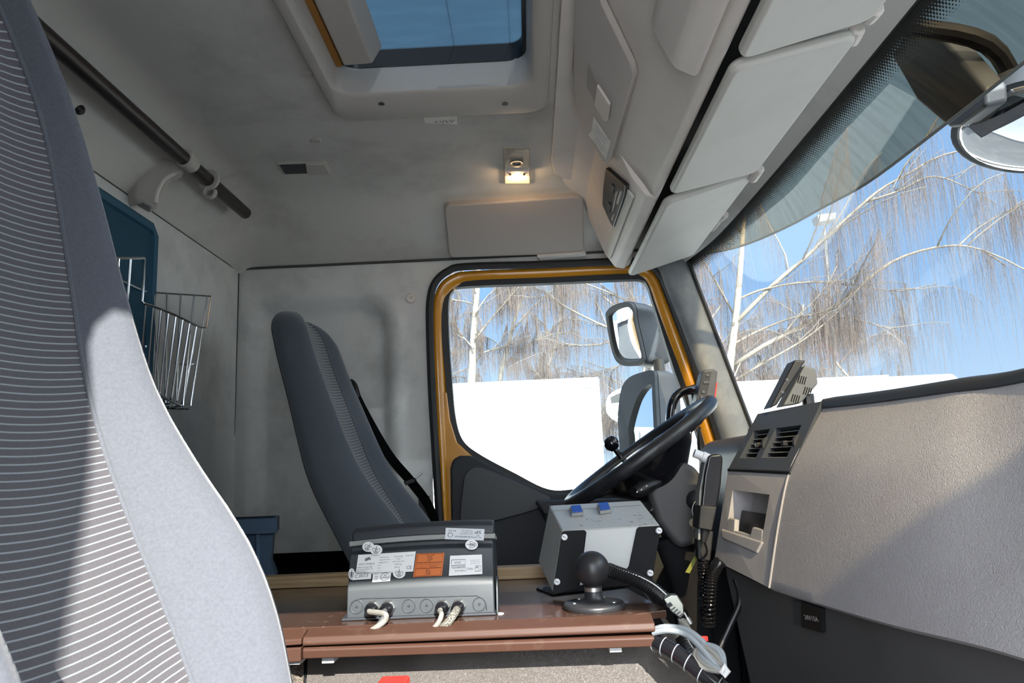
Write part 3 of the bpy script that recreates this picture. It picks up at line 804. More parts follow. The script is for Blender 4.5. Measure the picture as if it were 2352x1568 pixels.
# ------------------------------------------------------------------ curtain rail
BX, BZ = -0.855, 0.838
RS = 0.92      # the rail hangs clear of the headliner
rail = thing('curtain_rail', 'dark brown curtain rail running along the top of the rear wall', 'rail', (BX, 1.2, BZ))
bm = BM(); tube(bm, [V(-0.795, 0.0, 0.752)/RS, V(-0.79, 1.062, 0.764)/RS, V(-0.788, 1.65, 0.769)/RS, V(-0.787, 2.025, 0.772)/RS, V(-0.787, 2.036, 0.772)/RS], [0.0185]*4 + [0.012], 20)
for vv in bm.verts: vv.co *= RS
obj('tube', bm, M['rail'], rail)
rp = V(BX, 1.80, BZ)*RS
bm = BM()
tube(bm, [rp + V(0.0, d, 0) for d in (-0.020, -0.017, 0.022, 0.025)], [0.018, 0.024, 0.024, 0.018], 20)
armp = [at(430,372,Y=1.670), at(408,372,Y=1.665), at(375,362,Y=1.660), at(340,356,Y=1.655), at(318,372,Y=1.650), at(312,420,Y=1.650), at(312,455,Y=1.650), at(345,474,Y=1.655), at(362,466,Y=1.660), at(372,440,Y=1.665), at(392,405,Y=1.670), at(420,392,Y=1.675)]
prism(bm, armp, V(-0.02, 0.035, -0.004))
# foot that reaches back to the wall
foot = [at(318,372,Y=1.650), at(340,356,Y=1.655), at(352,376,Y=1.655), at(330,470,Y=1.655), at(312,455,Y=1.650)]
prism(bm, foot, V(-0.065, 0.03, 0.0))
obj('bracket', bm, M['beige_plastic'], rail, bevel=0.006, seg=3)
bm = BM(); tube(bm, spline([at(357,466,Y=1.640), at(362,440,Y=1.640), at(378,412,Y=1.645), at(402,398,Y=1.650)], 10), 0.005, 8); obj('bracket_rib', bm, M['console'], rail)
hk = thing('curtain_hook', 'small beige hook ring clipped round the dark rail beside its bracket', 'hook', V(BX, 1.93, BZ)*RS)
hp = V(BX, 1.93, BZ)*RS
bm = BM(); tube(bm, [hp + V(math.cos(a)*0.0205, 0, math.sin(a)*0.0205) for a in [2*math.pi*k/24 for k in range(24)]], 0.0055, 8, True, flat=(1.0, 1.6)); obj('clip_ring', bm, M['beige_plastic'], hk)
bm = BM(); tube(bm, [hp + V(0.004 + math.cos(a)*0.014, 0, -0.034 + math.sin(a)*0.014) for a in [math.radians(100 + 280*k/20) for k in range(21)]], 0.005, 8, flat=(1.0, 1.5)); obj('hook_loop', bm, M['beige_plastic'], hk)

# ------------------------------------------------------------------ teal blind panel on the rear wall and wire basket
bm = BM()
tp = at(356, 520, X=XR+0.012); tl = at(232, 428, X=XR+0.012)
top = tp.z
pan = [V(XR+0.004, 1.0, top), V(XR+0.004, tp.y-0.02, top), V(XR+0.004, tp.y, top-0.025), V(XR+0.004, tp.y, -0.25), V(XR+0.004, 1.0, -0.25)]
panel = thing('rear_blind', 'dark teal mesh blind panel covering the rear cab window', 'blind', (XR+0.004, 1.4, -0.25))
prism(bm, pan, (0.012, 0, 0)); obj('mesh_cloth', bm, M['teal'], panel)
bm = BM(); tube(bm, [V(XR+0.014, 1.0, top-0.012), V(XR+0.014, tp.y-0.03, top-0.012), V(XR+0.014, tp.y-0.012, top-0.03), V(XR+0.014, tp.y-0.012, -0.25)], 0.014, 8, flat=(1, 1)); obj('bound_edge', bm, M['teal_edge'], panel)

bk = thing('wire_basket', 'chrome wire basket hooked on the rear wall behind the passenger seat', 'basket', at(400, 940, X=-0.80))
XF = -0.80
def A(u, v, x=XF): return at(u, v, X=x)
R1 = 0.0026
bm = BM()
rim = [A(262,592), A(331,593), A(330,640), A(326,692), A(331,697), A(360,706), A(400,722), A(440,742), A(459,751)]
tube(bm, rim, R1*1.2, 8)
E1 = at(485, 680, X=-0.785); E2 = at(344, 671, X=-0.915)
tube(bm, [A(459,751), at(474,752,X=-0.79), E1, E2, at(330,668,X=-0.91), at(270,640,X=-0.91)], R1, 8)
obj('rim', bm, M['chrome'], bk)
base_y = 938
fr_top = [(335,702),(352,710),(370,716),(387,724),(404,731),(420,737),(436,744),(452,750)]
fr_bot = [(318,905),(335,915),(350,925),(365,932),(378,936),(393,932),(405,938),(420,938)]
for (a, b), (c_, d) in zip(fr_top, fr_bot):
    bm = BM()
    p0, p1 = A(a, b), at(c_, d-6, X=-0.835)
    tube(bm, [p0 + V(0,0,0.004), p0.lerp(p1, 0.9), p1 + V(-0.004, 0, 0.0), p1 + V(-0.03, 0.0, -0.002)], R1, 6)
    obj('upright_wire', bm, M['chrome'], bk)
for (a, b), (c_, d) in (((300,594),(283,800)), ((272,594),(262,760))):
    bm = BM(); tube(bm, [A(a, b), at(c_, d, X=-0.83)], R1, 6); obj('upright_wire', bm, M['chrome'], bk)
# far end wires
for f, (c_, d) in ((0.06,(437,940)), (0.28,(420,940)), (0.5,(405,938)), (0.72,(380,934)), (0.93,(365,925))):
    bm = BM(); p0 = E1.lerp(E2, f); p1 = at(c_, d-4, Y=p0.y-0.03)
    tube(bm, [p0, p0.lerp(p1, 0.94), p1 + (p0-p1).normalized()*0.004, p1 + V(-0.004,-0.03,-0.004)], R1, 6); obj('upright_wire', bm, M['chrome'], bk)
bm = BM()
b0 = [at(437,938,X=-0.825), at(405,938,X=-0.845), at(372,935,X=-0.86), at(358,922,X=-0.90)]
tube(bm, b0, R1, 6)
tube(bm, [at(437,938,X=-0.825), at(400,925,X=-0.825), at(330,890,X=-0.825)], R1, 6)
tube(bm, [at(452,835,X=-0.812), at(430,838,X=-0.83), at(400,834,X=-0.87)], R1*0.8, 6)
tube(bm, [at(320,795,X=-0.90), at(335,795,X=-0.86)], R1, 6)
obj('base_wires', bm, M['chrome'], bk)

# ------------------------------------------------------------------ seats
PSEAT = dict(X=[(-0.62, -0.18), (-0.5, -0.225), (-0.34, -0.275), (-0.24, -0.305), (-0.148, -0.342), (-0.095, -0.366), (-0.04, -0.392), (0.016, -0.416), (0.076, -0.438), (0.13, -0.452), (0.218, -0.468), (0.335, -0.485), (0.44, -0.498), (0.6, -0.52)], B=[(-0.62, 0.07), (-0.3, 0.065), (-0.2, 0.078), (-0.12, 0.09), (-0.05, 0.09), (0.0, 0.075), (0.1, 0.052), (0.2, 0.045), (0.35, 0.035), (0.6, 0.03)], W=[(-0.62, 0.165), (-0.3, 0.17), (-0.2, 0.19), (-0.12, 0.207), (-0.05, 0.212), (0.0, 0.207), (0.1, 0.193), (0.2, 0.17), (0.3, 0.150), (0.36, 0.132), (0.41, 0.105), (0.45, 0.075), (0.49, 0.035), (0.54, 0.012)], I=[(-0.62, 0.125), (-0.15, 0.135), (0.0, 0.135), (0.2, 0.133), (0.3, 0.122), (0.36, 0.110), (0.41, 0.088), (0.45, 0.060), (0.49, 0.026), (0.54, 0.006)], T=[(-0.62, 0.2), (-0.18, 0.165), (-0.09, 0.14), (0.04, 0.105), (0.2, 0.09), (0.4, 0.075), (0.6, 0.07)])
DSEAT = dict(X=[(-0.62, -0.18), (-0.34, -0.25), (-0.2, -0.315), (-0.1, -0.372), (-0.04, -0.412), (0.03, -0.452), (0.1, -0.478), (0.2, -0.515), (0.3, -0.552), (0.4, -0.582), (0.45, -0.59)], B=[(-0.62, 0.08), (-0.2, 0.07), (-0.1, 0.06), (0.0, 0.045), (0.1, 0.035), (0.2, 0.032), (0.45, 0.025)], W=[(-0.62, 0.235), (0.0, 0.235), (0.1, 0.225), (0.2, 0.21), (0.3, 0.19), (0.45, 0.165)], I=[(-0.62, 0.13), (0.0, 0.13), (0.2, 0.12), (0.45, 0.1)], T=[(-0.62, 0.11), (-0.18, 0.1), (-0.09, 0.095), (0.04, 0.075), (0.2, 0.06), (0.45, 0.05)])
def lut(t, z):
    if z <= t[0][0]: return t[0][1]
    for (a, b), (c_, d) in zip(t, t[1:]):
        if z <= c_: return b + (d-b)*(z-a)/(c_-a)
    return t[-1][1]
def sm(t, z): return (lut(t, z-0.03) + 2*lut(t, z) + lut(t, z+0.03))/4
def make_seat(root, yc, ztop, zbot, mi, msd, T, r):
    rows = []
    z = zbot
    while z < ztop - r: rows.append((z, 0.0)); z += 0.018
    for k in range(0, 15):
        rows.append((ztop - r + r*math.sin(math.radians(90*k/14)), math.radians(90*k/14)))
    ins, bl, br, bk_ = [], [], [], []
    uvs = []; s = 0; prev = None
    for z, ph in rows:
        zz = z
        w = sm(T['W'], zz); wi = sm(T['I'], zz); th = sm(T['T'], zz); b = sm(T['B'], zz); xf = sm(T['X'], zz)
        c0 = 1 - math.cos(ph)
        sh = 1 - c0*0.55
        w *= 1 - 0.50*c0; wi *= 1 - 0.5*c0
        xf -= th*0.5*c0; th *= 1 - c0*0.95; b *= max(0.05, 1 - c0)
        if prev is not None: s += math.hypot(z-prev[0], xf-prev[1])
        prev = (z, xf)
        row = []; ru = []
        for k in range(13):
            y = -wi + 2*wi*k/12
            e2 = (y/wi)**2
            row.append(V(xf + 0.010*e2**2, yc + y, z)); ru.append((y, s - 0.012*e2))
        ins.append(row); uvs.append(ru)
        sec = [(wi, 0.010), (wi+0.06*(w-wi), 0.013), (wi+0.2*(w-wi), 0.010+b*0.36), (wi+0.38*(w-wi), 0.010+b*0.72), (wi+0.58*(w-wi), 0.010+b*0.94), (wi+0.76*(w-wi), 0.008+b*0.97), (wi+0.89*(w-wi), b*0.80), (wi+0.97*(w-wi), b*0.45), (w, -0.01*(1-c0)), (w, -th*0.5), (w*0.985, -th*0.82), (w*0.93, -th*0.97)]
        br.append([V(xf + d, yc + y, z) for y, d in sec]); bl.append([V(xf + d, yc - y, z) for y, d in sec])
        bk_.append([V(xf - th*0.97 - 0.01*math.cos(y/w*1.5)*(1-c0), yc + y, z) for y in [w*0.93*k/6 for k in range(-6, 7)]])
    for name, rws, m, uv in (('back_insert', ins, mi, uvs), ('side_bolster', br, msd, None), ('side_bolster', bl, msd, None), ('back_shell', bk_, M['seat_dark'], None)):
        bm = BM(); grid(bm, rws, uv)
        obj(name, bm, m, root, angle=180)
    # piping along both seams
    for sgn, rws in ((1, br), (-1, bl)):
        bm = BM(); tube(bm, [q[0] + V(0.001, 0, 0) for q in rws[:-4]], 0.0022, 6); obj('seam_piping', bm, msd, root)
    # cushion
    cz = zbot - 0.005
    bm = BM()
    rows2 = []
    for k in range(9):
        x = -0.26 + 0.5*k/8
        rows2.append([V(x, yc + yy, -0.50 + 0.03*math.cos(yy*6) - 0.05*max(0, (k-6)/2)**2) for yy in [(-0.24 + 0.48*j/12) for j in range(13)]])
    lay = [[(p.y, p.x) for p in r_] for r_ in rows2]
    grid(bm, rows2, lay); obj('cushion_insert', bm, mi, root, angle=180)
    bm = BM(); y0, y1 = (yc-0.245, yc+0.245) if yc < 1 else (1.755, yc+0.24)
    box(bm, (-0.45, y0, -0.66), (0.245, y1, -0.535)) if yc < 1 else box(bm, (-0.40, y0+0.1, -0.66), (0.245, y1, -0.535)); obj('cushion', bm, msd, root, bevel=0.04, seg=4)
    bm = BM(); box(bm, (-0.42, yc-0.20, -0.998), (0.15, yc+0.20, -0.66)); obj('seat_base', bm, M['seat_dark'], root, bevel=0.02)
ps = thing('passenger_seat', 'large striped grey cloth passenger seat, half in sunlight, nearest the viewer', 'seat', (-0.25, 0.585, -0.998))
make_seat(ps, 0.585, 0.545, -0.56, M['seat_insert'], M['seat_side'], PSEAT, 0.03)
ds = thing('driver_seat', 'grey driver seat in shade-darkened ribbed cloth in front of the driver side wall', 'seat', (-0.25, 1.965, -0.998))
make_seat(ds, 1.965, 0.44, -0.56, M['seat_insert_shade'], M['seat_side_shade'], DSEAT, 0.07)
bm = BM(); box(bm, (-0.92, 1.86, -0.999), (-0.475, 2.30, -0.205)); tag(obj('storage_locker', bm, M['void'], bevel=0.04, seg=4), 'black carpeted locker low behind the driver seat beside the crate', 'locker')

# driver's belt
sb = thing('seat_belt', 'black driver seat belt running down beside the ribbed seat', 'belt', at(1000, 1190, Y=2.24))
bm = BM()
bp = spline([at(806,880,Y=2.27), at(840,950,Y=2.26), at(895,1045,Y=2.25), at(945,1105,Y=2.24), at(985,1160,Y=2.24), at(1012,1230,Y=2.24)], 24)
grid(bm, [[p + V(-0.012, 0.010, -0.012), p + V(0.010, -0.012, 0.010)] for p in bp]); 
bmesh.ops.solidify(bm, geom=bm.faces[:], thickness=0.002)
obj('webbing', bm, M['black'], sb)
q = at(945, 1103, Y=2.235)
bm = BM(); prism(bm, [q + V(-0.024, -0.004, -0.002), q + V(0.012, -0.004, 0.008), q + V(0.016, -0.004, -0.004), q + V(-0.018, -0.004, -0.014)], (0, 0.012, 0)); obj('buckle_tongue', bm, M['black'], sb, bevel=0.002)
bm = BM(); tube(bm, [q + V(0.012, 0, 0.006), q + V(0.032, 0, 0.022)], 0.003, 6); obj('tongue_plate', bm, M['steel'], sb)
bm = BM(); box(bm, tuple(at(962,1190,Y=2.27) ), tuple(at(990,1138,Y=2.31))); obj('belt_guide', bm, M['black'], sb)
bm = BM(); tube(bm, spline([at(806,876,Y=2.28), at(815,886,Y=2.26), at(822,912,Y=2.26)], 6), 0.009, 8); obj('shoulder_guide', bm, M['black'], sb)

# crate behind the seats
cr = thing('storage_crate', 'blue-grey plastic storage crate standing behind the engine cover board', 'crate', (-0.70, 1.78, -0.27))
bm = BM()
c0 = at(636, 1190, Y=1.70); c1 = at(625, 1332, Y=1.70)
def cratering(z, x1, y0, y1): return [V(-0.90, y0, z), V(x1, y0, z), V(x1*y1/y0*0.99, y1, z), V(-0.90, y1, z)]
rings = [cratering(c0.z, c0.x-0.012, 1.712, 1.84), cratering(c0.z, c0.x, 1.70, 1.85), cratering(c0.z-0.032, c0.x, 1.70, 1.85), cratering(c0.z-0.036, c0.x-0.014, 1.714, 1.84), cratering(c0.z-0.10, c0.x-0.02, 1.72, 1.835), cratering(c1.z+0.012, c1.x-0.004, 1.725, 1.83), cratering(c1.z, c1.x+0.004, 1.71, 1.845)]
grid(bm, rings, closed=True); obj('crate_body', bm, M['crate'], cr, bevel=0.004)
for x in (-0.86, -0.76, c0.x-0.05):
    bm = BM(); box(bm, (x, 1.706, c1.z+0.02), (x+0.008, 1.724, c0.z-0.03)); obj('crate_rib', bm, M['crate'], cr, bevel=0.002)

# ------------------------------------------------------------------ overhead console above the windscreen
oc = thing('overhead_console', 'grey overhead console with lidded compartment above the windscreen', 'console', (0.2, 1.0, ZC))
bm = BM()
sec = [(0.118,0.86),(0.146,0.812),(0.235,0.718),(0.290,0.632),(0.304,0.606),(0.318,0.600),(0.326,0.612),(0.332,0.66),(0.33,0.86)]
n0 = 26; rows = []
for k in range(n0+1):
    y = 0.16 + 1.465*k/n0
    rows.append([V(x, y + (0.0 if k < n0 else 0.05*(0.86-z)/0.26 - 0.03), z) for x, z in sec])
grid(bm, rows); bm.faces.new([bm.verts.new(p) for p in rows[-1]])
obj('body', bm, M['console'], oc, angle=28, bevel=0.006, seg=3)
# raised box nearer to the passenger
bm = BM()
sec2 = [(0.238,0.722),(0.225,0.69),(0.272,0.610),(0.302,0.612),(0.306,0.60)]
prism(bm, [V(x-0.004, 0.18, z-0.004) for x, z in [(0.236,0.726),(0.232,0.700),(0.262,0.630),(0.300,0.608),(0.31,0.66)]], (0, 0.92, 0))
obj('raised_compartment', bm, M['console'], oc, bevel=0.012, seg=4)
bm = BM()
nl = V(-0.713, 0, -0.701).normalized(); pl0 = V(0.190, 1.0, 0.765) + nl*0.002
def onl(pts, h): return [at_plane(u, v, pl0, nl) + nl*h for u, v in pts]
lid_px = [(1338,-260),(1328,100),(1325,200),(1331,232),(1362,308),(1392,360),(1402,368),(1412,356),(1440,255),(1467,165),(1462,140),(1395,0),(1330,-250)]
prism(bm, onl(lid_px, 0.0), nl*0.014); obj('lid', bm, M['lid'], oc, bevel=0.004, seg=3)
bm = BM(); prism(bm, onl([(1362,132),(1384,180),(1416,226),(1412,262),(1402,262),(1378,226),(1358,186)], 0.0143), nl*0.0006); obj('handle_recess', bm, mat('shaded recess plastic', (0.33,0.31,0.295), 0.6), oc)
bm = BM(); prism(bm, onl([(1386,180),(1415,226),(1409,264),(1402,264),(1379,226)], 0.0145), nl*0.006); obj('latch', bm, M['console'], oc, bevel=0.002)
bm = BM(); prism(bm, onl([(1374,257),(1413,316),(1401,356),(1379,322),(1361,300),(1369,290)], 0.0145), nl*0.0006)
st = obj('instruction_sticker', bm, M['paper'], oc, smooth=False, label='pale curling paper sticker on the console lid')
bm = BM()
for (a, b), (c_, d) in (((1379,275),(1403,312)), ((1377,284),(1400,320)), ((1376,294),(1398,328)), ((1378,306),(1396,336))):
    tube(bm, [onl([(a, b)], 0.0155)[0], onl([(c_, d)], 0.0155)[0]], 0.0007, 4)
obj('print', bm, M['ink_pale'], st)
# strip between headliner and lid
bm = BM()
prism(bm, [V(0.090,-0.11,0.838), V(0.098,1.90,0.838), V(0.110,1.985,0.835), V(0.14,2.02,0.832), V(0.19,2.03,0.83), V(0.20,-0.11,0.83)], (0, 0, -0.006)); obj('ceiling_strip', bm, M['console'], oc, bevel=0.002)
q = at(1324, 268, Z=0.8305)
bm = BM(); tube(bm, [q + V(math.cos(a)*0.020, math.sin(a)*0.022, 0) for a in [2*math.pi*k/28 for k in range(28)]], 0.0016, 6, True); obj('moulded_ring', bm, M['beige_plastic'], oc)
q = at(1312, 385, Z=0.8305)
bm = BM(); lathe(bm, [(0.0, 0.002), (0.019, 0.002), (0.021, 0.0)], q, (0,0,-1), 24); obj('blank_plug', bm, M['console'], oc)
bm = BM(); tube(bm, [V(0.118, -0.1, 0.833), V(0.126, 1.45, 0.833)], 0.006, 8); obj('strip_bead', bm, M['console'], oc)
bm = BM(); box(bm, (0.322, 0.16, 0.672), (0.42, 2.22, 0.70)); obj('shadow_strip', bm, M['black'], oc)  # black strip standing in for the shadow between console and visors
# open bay with the radio
bm = BM()
prism(bm, [V(x, 1.60, z) for x, z in [(0.115,0.85),(0.205,0.80),(0.262,0.650),(0.290,0.606),(0.318,0.600),(0.326,0.612),(0.33,0.85)]], (0, 0.60, 0)); obj('radio_bay', bm, M['console'], oc, bevel=0.006, seg=3)
bm = BM(); prism(bm, [V(x, 2.13, z) for x, z in [(0.268,0.69),(0.268,0.65),(0.276,0.625),(0.30,0.606),(0.335,0.606),(0.34,0.69)]], (0, 0.07, 0)); obj('end_cap', bm, M['console'], oc, bevel=0.012, seg=4)
bm = BM(); prism(bm, [V(x, 1.66, z) for x, z in [(0.258,0.652),(0.262,0.638),(0.272,0.622),(0.28,0.63)]], (0, 0.50, 0)); obj('bay_rail', bm, M['visor'], oc, bevel=0.003)
nr = V(-0.935, 0, -0.355).normalized(); pr0 = V(0.2335, 1.9, 0.725) + nr*0.006
def onr(pts, h): return [at_plane(u, v, pr0, nr) + nr*h for u, v in pts]
rd = thing('radio', 'black radio unit with small buttons in the overhead console bay', 'radio', pr0)
bm = BM(); prism(bm, onr([(1394,385),(1440,425),(1436,450),(1411,521),(1402,505),(1386,468),(1388,430)], -0.05), nr*0.054); obj('housing', bm, M['black'], rd, bevel=0.002)
for i, pts in enumerate(([(1420,440),(1424,436),(1414,480),(1411,484)], [(1430,436),(1433,440),(1424,468),(1421,464)], [(1402,462),(1408,470),(1404,486),(1399,476)], [(1413,492),(1416,488),(1411,506),(1409,502)], [(1410,420),(1417,427),(1413,442),(1406,434)])):
    bm = BM(); prism(bm, onr(pts, 0.004), nr*0.003); obj('button', bm, [M['visor'], M['vent_grey']][i in (2, 4)], rd)

# ------------------------------------------------------------------ sun visors
def visor(y0, y1, label, m='visor', rake=0.0, zf=0.645, zr=0.602, xf=0.525, ypad=0.0):
    r = thing('sun_visor', label, 'sun visor', (0.42, (y0+y1)/2, 0.62), group='sun visors under the windscreen header')
    a = V(0.330, 0, zr); b = V(xf, 0, zf)
    vv = (b - a).normalized(); w = (b-a).length; n = V(vv.z, 0, -vv.x)
    out = []
    c = rrect(y1-y0, w, 0.022, 5)
    pts = [V(0, (y0+y1)/2 + s, 0) + a + vv*(w/2 + t) for s, t in c]
    # the front corners are cut back for the hinges
    res = []
    for (s, t), p in zip(c, pts):
        f = (t + w/2)/w
        p = p + V(0, rake*f, 0)
        res.append(p)
    bm = BM(); prism(bm, res, n*0.020); obj('visor_panel', bm, M[m], r, bevel=0.008, seg=4)
    return r, a, b, vv, n, w
vA = visor(0.46, 1.012, 'pale padded sun visor nearest the viewer, cut by the top of the picture', rake=-0.02)
vB = visor(1.030, 1.548, 'pale padded sun visor in the middle of the windscreen header', rake=0.0)
vC = visor(1.600, 2.235, 'pale padded sun visor above the driver door corner', rake=-0.01, xf=0.535, zf=0.66)
def clip(root, u, v, du, dv, x):
    bm = BM(); p = at(u-du/2, v-dv/2, X=x); q = at(u+du/2, v+dv/2, X=x)
    tube(bm, [p, p.lerp(q, 0.1), p.lerp(q, 0.5), p.lerp(q, 0.9), q], [0.008, 0.0125, 0.013, 0.0125, 0.008], 10); obj('hinge_clip', bm, M['console'], root)
clip(vA[0], 2003, 30, -24, 26, 0.545); clip(vB[0], 1962, 80, -18, 34, 0.54); clip(vB[0], 1736, 398, -18, 26, 0.54); clip(vC[0], 1655, 498, -20, 14, 0.56); clip(vC[0], 1640, 516, -14, 16, 0.56)

# ------------------------------------------------------------------ dashboard
da = thing('dashboard', 'grey vinyl dashboard with dark vent panel and dark lower part', 'dashboard', (0.7, 1.0, -0.98))
def dcol(*p): return [at(u, v, X=x) if len(p[0]) == 3 else V(*q) for q in p for (u, v, x) in [q]]
cols = [dcol((1888,938,0.620),(1850,1010,0.575),(1814,1085,0.535),(1790,1200,0.500),(1768,1350,0.465)),
        dcol((2010,925,0.648),(1980,1000,0.606),(1955,1088,0.567),(1925,1240,0.526),(1875,1384,0.488)),
        dcol((2170,903,0.678),(2150,990,0.640),(2140,1090,0.604),(2110,1270,0.555),(2040,1432,0.510)),
        dcol((2352,877,0.708),(2350,980,0.672),(2352,1090,0.638),(2352,1300,0.588),(2352,1512,0.540))]
e0, e1 = cols[-2], cols[-1]
cols.append([V(0.728,0.70,0.118), V(0.694,0.70,0.058), V(0.662,0.70,0.0), V(0.612,0.68,-0.12), V(0.565,0.66,-0.245)])
cols.append([V(0.725,0.35,0.11), V(0.695,0.35,0.055), V(0.665,0.35,0.0), V(0.615,0.35,-0.12), V(0.57,0.35,-0.25)])
cols.append([V(0.69,-0.08,0.09), V(0.67,-0.08,0.04), V(0.65,-0.08,-0.01), V(0.61,-0.08,-0.12), V(0.57,-0.08,-0.25)])
NC, NR = 49, 21
smooth_rows = [spline([c[i] for c in cols], NC) for i in range(5)]
sur = [spline([smooth_rows[i][k] for i in range(5)], NR) for k in range(NC)]
# the pad is rounded in at its lower edge
bm = BM(); grid(bm, [s + [s[-1] + V(0.008, 0, -0.006), s[-1] + V(0.04, 0, -0.004)] for s in sur]); obj('padded_panel', bm, M['dash_leather'], da, angle=70)
bm = BM(); tube(bm, [p + V(-0.001, 0, 0) for p in sur[0]], 0.0022, 6); obj('edge_seam', bm, M['dash_plain'], da)
lip = [s[0] for s in sur]
bm = BM()
grid(bm, [[p + V(0.004, 0, -0.004), p + V(-0.004, 0, 0.002), p + V(-0.004, 0, 0.012), p + V(0.004, 0, 0.020), p + V(0.03, 0.0, 0.024), V(max(p.x+0.05, 0.86 - 0.5*max(0, abs(p.y-1.115)-0.7)), p.y, p.z+0.022), V(max(p.x+0.06, 0.90 - 0.5*max(0, abs(p.y-1.115)-0.7)), p.y, p.z-0.08)] for p in lip]); obj('top_lip', bm, M['dark_plastic'], da, angle=50)
# lower part
bm = BM()
grid(bm, [[s[-1] + V(0.06, 0.0, 0.01), s[-1] + V(0.020, 0, -0.006), s[-1] + V(0.022, 0, -0.03), s[-1] + V(0.045, 0, -0.20), V(s[-1].x + 0.12, s[-1].y, -0.99)] for s in [[at(1646,1296,X=0.425)], [at(1700,1325,X=0.448)]] + sur]); obj('lower_panel', bm, M['lower_dash'], da, angle=40)
def bil(c, a, b):  # c: TL, TR, BR, BL
    return c[0].lerp(c[1], a).lerp(c[3].lerp(c[2], a), b)
def holed(c, us, vs_, holes, depth, m, name, parent, thick=0.0, lab=None):
    n = (c[1]-c[0]).cross(c[3]-c[0]).normalized()
    if n.x > 0: n = -n
    bm = BM()
    g = {}
    def vert(i, j, d):
        key = (i, j, d)
        if key not in g: g[key] = bm.verts.new(bil(c, us[i], vs_[j]) - n*d)
        return g[key]
    for i in range(len(us)-1):
        for j in range(len(vs_)-1):
            if (i, j) in holes:
                for (a, b), (a2, b2) in (((i,j),(i+1,j)), ((i+1,j),(i+1,j+1)), ((i+1,j+1),(i,j+1)), ((i,j+1),(i,j))):
                    bm.faces.new((vert(a,b,0), vert(a2,b2,0), vert(a2,b2,depth), vert(a,b,depth)))
                bm.faces.new([vert(i,j,depth), vert(i+1,j,depth), vert(i+1,j+1,depth), vert(i,j+1,depth)])
            else:
                bm.faces.new([vert(i,j,0), vert(i+1,j,0), vert(i+1,j+1,0), vert(i,j+1,0)])
    # side flanges
    N_, K = len(us)-1, len(vs_)-1
    for j in range(K):
        for i in (0, N_):
            bm.faces.new((vert(i,j,0), vert(i,j+1,0), vert(i,j+1,0.10), vert(i,j,0.10)))
    for i in range(N_):
        for j in (0, K):
            bm.faces.new((vert(i,j,0), vert(i+1,j,0), vert(i+1,j,0.10), vert(i,j,0.10)))
    o = obj(name, bm, m, parent, smooth=False)
    return o, n
VC = [at(1740,950,X=0.552), at(1887,921,X=0.618), at(1814,1084,X=0.533), at(1672,1078,X=0.470)]
vp, vn = holed(VC, [0,0.10,0.38,0.47,0.86,1.0], [0,0.32,0.80,1.0], {(1,1),(3,1)}, 0.045, M['vent_grey'], 'vent_panel', da)
for (a0, a1) in ((0.10,0.38),(0.47,0.86)):
    for k in range(6):
        b = 0.36 + 0.40*k/5
        p, q = bil(VC, a0+0.005, b) - vn*0.010, bil(VC, a1-0.005, b) - vn*0.010
        bm = BM(); prism(bm, [p + V(0,0,0.0010), q + V(0,0,0.0010), q - V(0,0,0.0010), p - V(0,0,0.0010)], -vn*0.020 + V(0,0,-0.006)); obj('slat', bm, M['black'], vp, smooth=False)
        bm = BM(); tube(bm, [p, q], 0.0012, 6); obj('slat_edge', bm, M['switch_grey'], vp)
    p = bil(VC, (a0+a1)/2+0.02, 0.56) - vn*0.006
    bm = BM(); box(bm, tuple(p - V(0.006,0.008,0.006)), tuple(p + V(0.006,0.008,0.006))); obj('vane_knob', bm, M['black'], vp, bevel=0.002)
    for a in (a1+0.03,):
        p = bil(VC, a, 0.55)
        bm = BM(); lathe(bm, [(0.018,-0.003),(0.018,0.003)], p - vn*0.010, (bil(VC,1,0.5)-bil(VC,0,0.5)).normalized(), 20); obj('thumb_wheel', bm, M['dark_plastic'], vp)
bm = BM(); tube(bm, [VC[3]-vn*0.002, VC[2]-vn*0.002], 0.004, 6); obj('shadow_gap', bm, M['black'], vp)
MC = [at(1672,1082,X=0.470), at(1814,1090,X=0.533), at(1768,1350,X=0.465), at(1641,1286,X=0.424)]
mp_, mn = holed(MC, [0,0.14,0.76,1.0], [0,0.20,0.62,1.0], {(1,1)}, 0.055, M['dash_plain'], 'tray_panel', da)
c = [bil(MC,0.17,0.40)-mn*0.03, bil(MC,0.75,0.38)-mn*0.03, bil(MC,0.75,0.615)-mn*0.03, bil(MC,0.17,0.615)-mn*0.03]
bm = BM(); prism(bm, c, mn*0.003); obj('tray_insert', bm, mat('dark blue tray', (0.012,0.016,0.026), 0.4), mp_, bevel=0.001)
for a0, a1, b0 in ((0.13,0.30,0.50),(0.56,0.78,0.53)):
    c = [bil(MC,a0+0.02,b0), bil(MC,a1-0.03,b0), bil(MC,a1,0.66), bil(MC,a0,0.66)]
    bm = BM(); prism(bm, [q - mn*0.012 for q in c], mn*0.013); obj('tray_lip', bm, M['dash_plain'], mp_, bevel=0.004)
c = [bil(MC,0.06,0.64), bil(MC,0.80,0.64), bil(MC,0.74,0.76), bil(MC,0.12,0.74)]
bm = BM(); prism(bm, [q - mn*0.005 for q in c], mn*0.010); obj('tray_ledge', bm, M['dash_plain'], mp_, bevel=0.004)
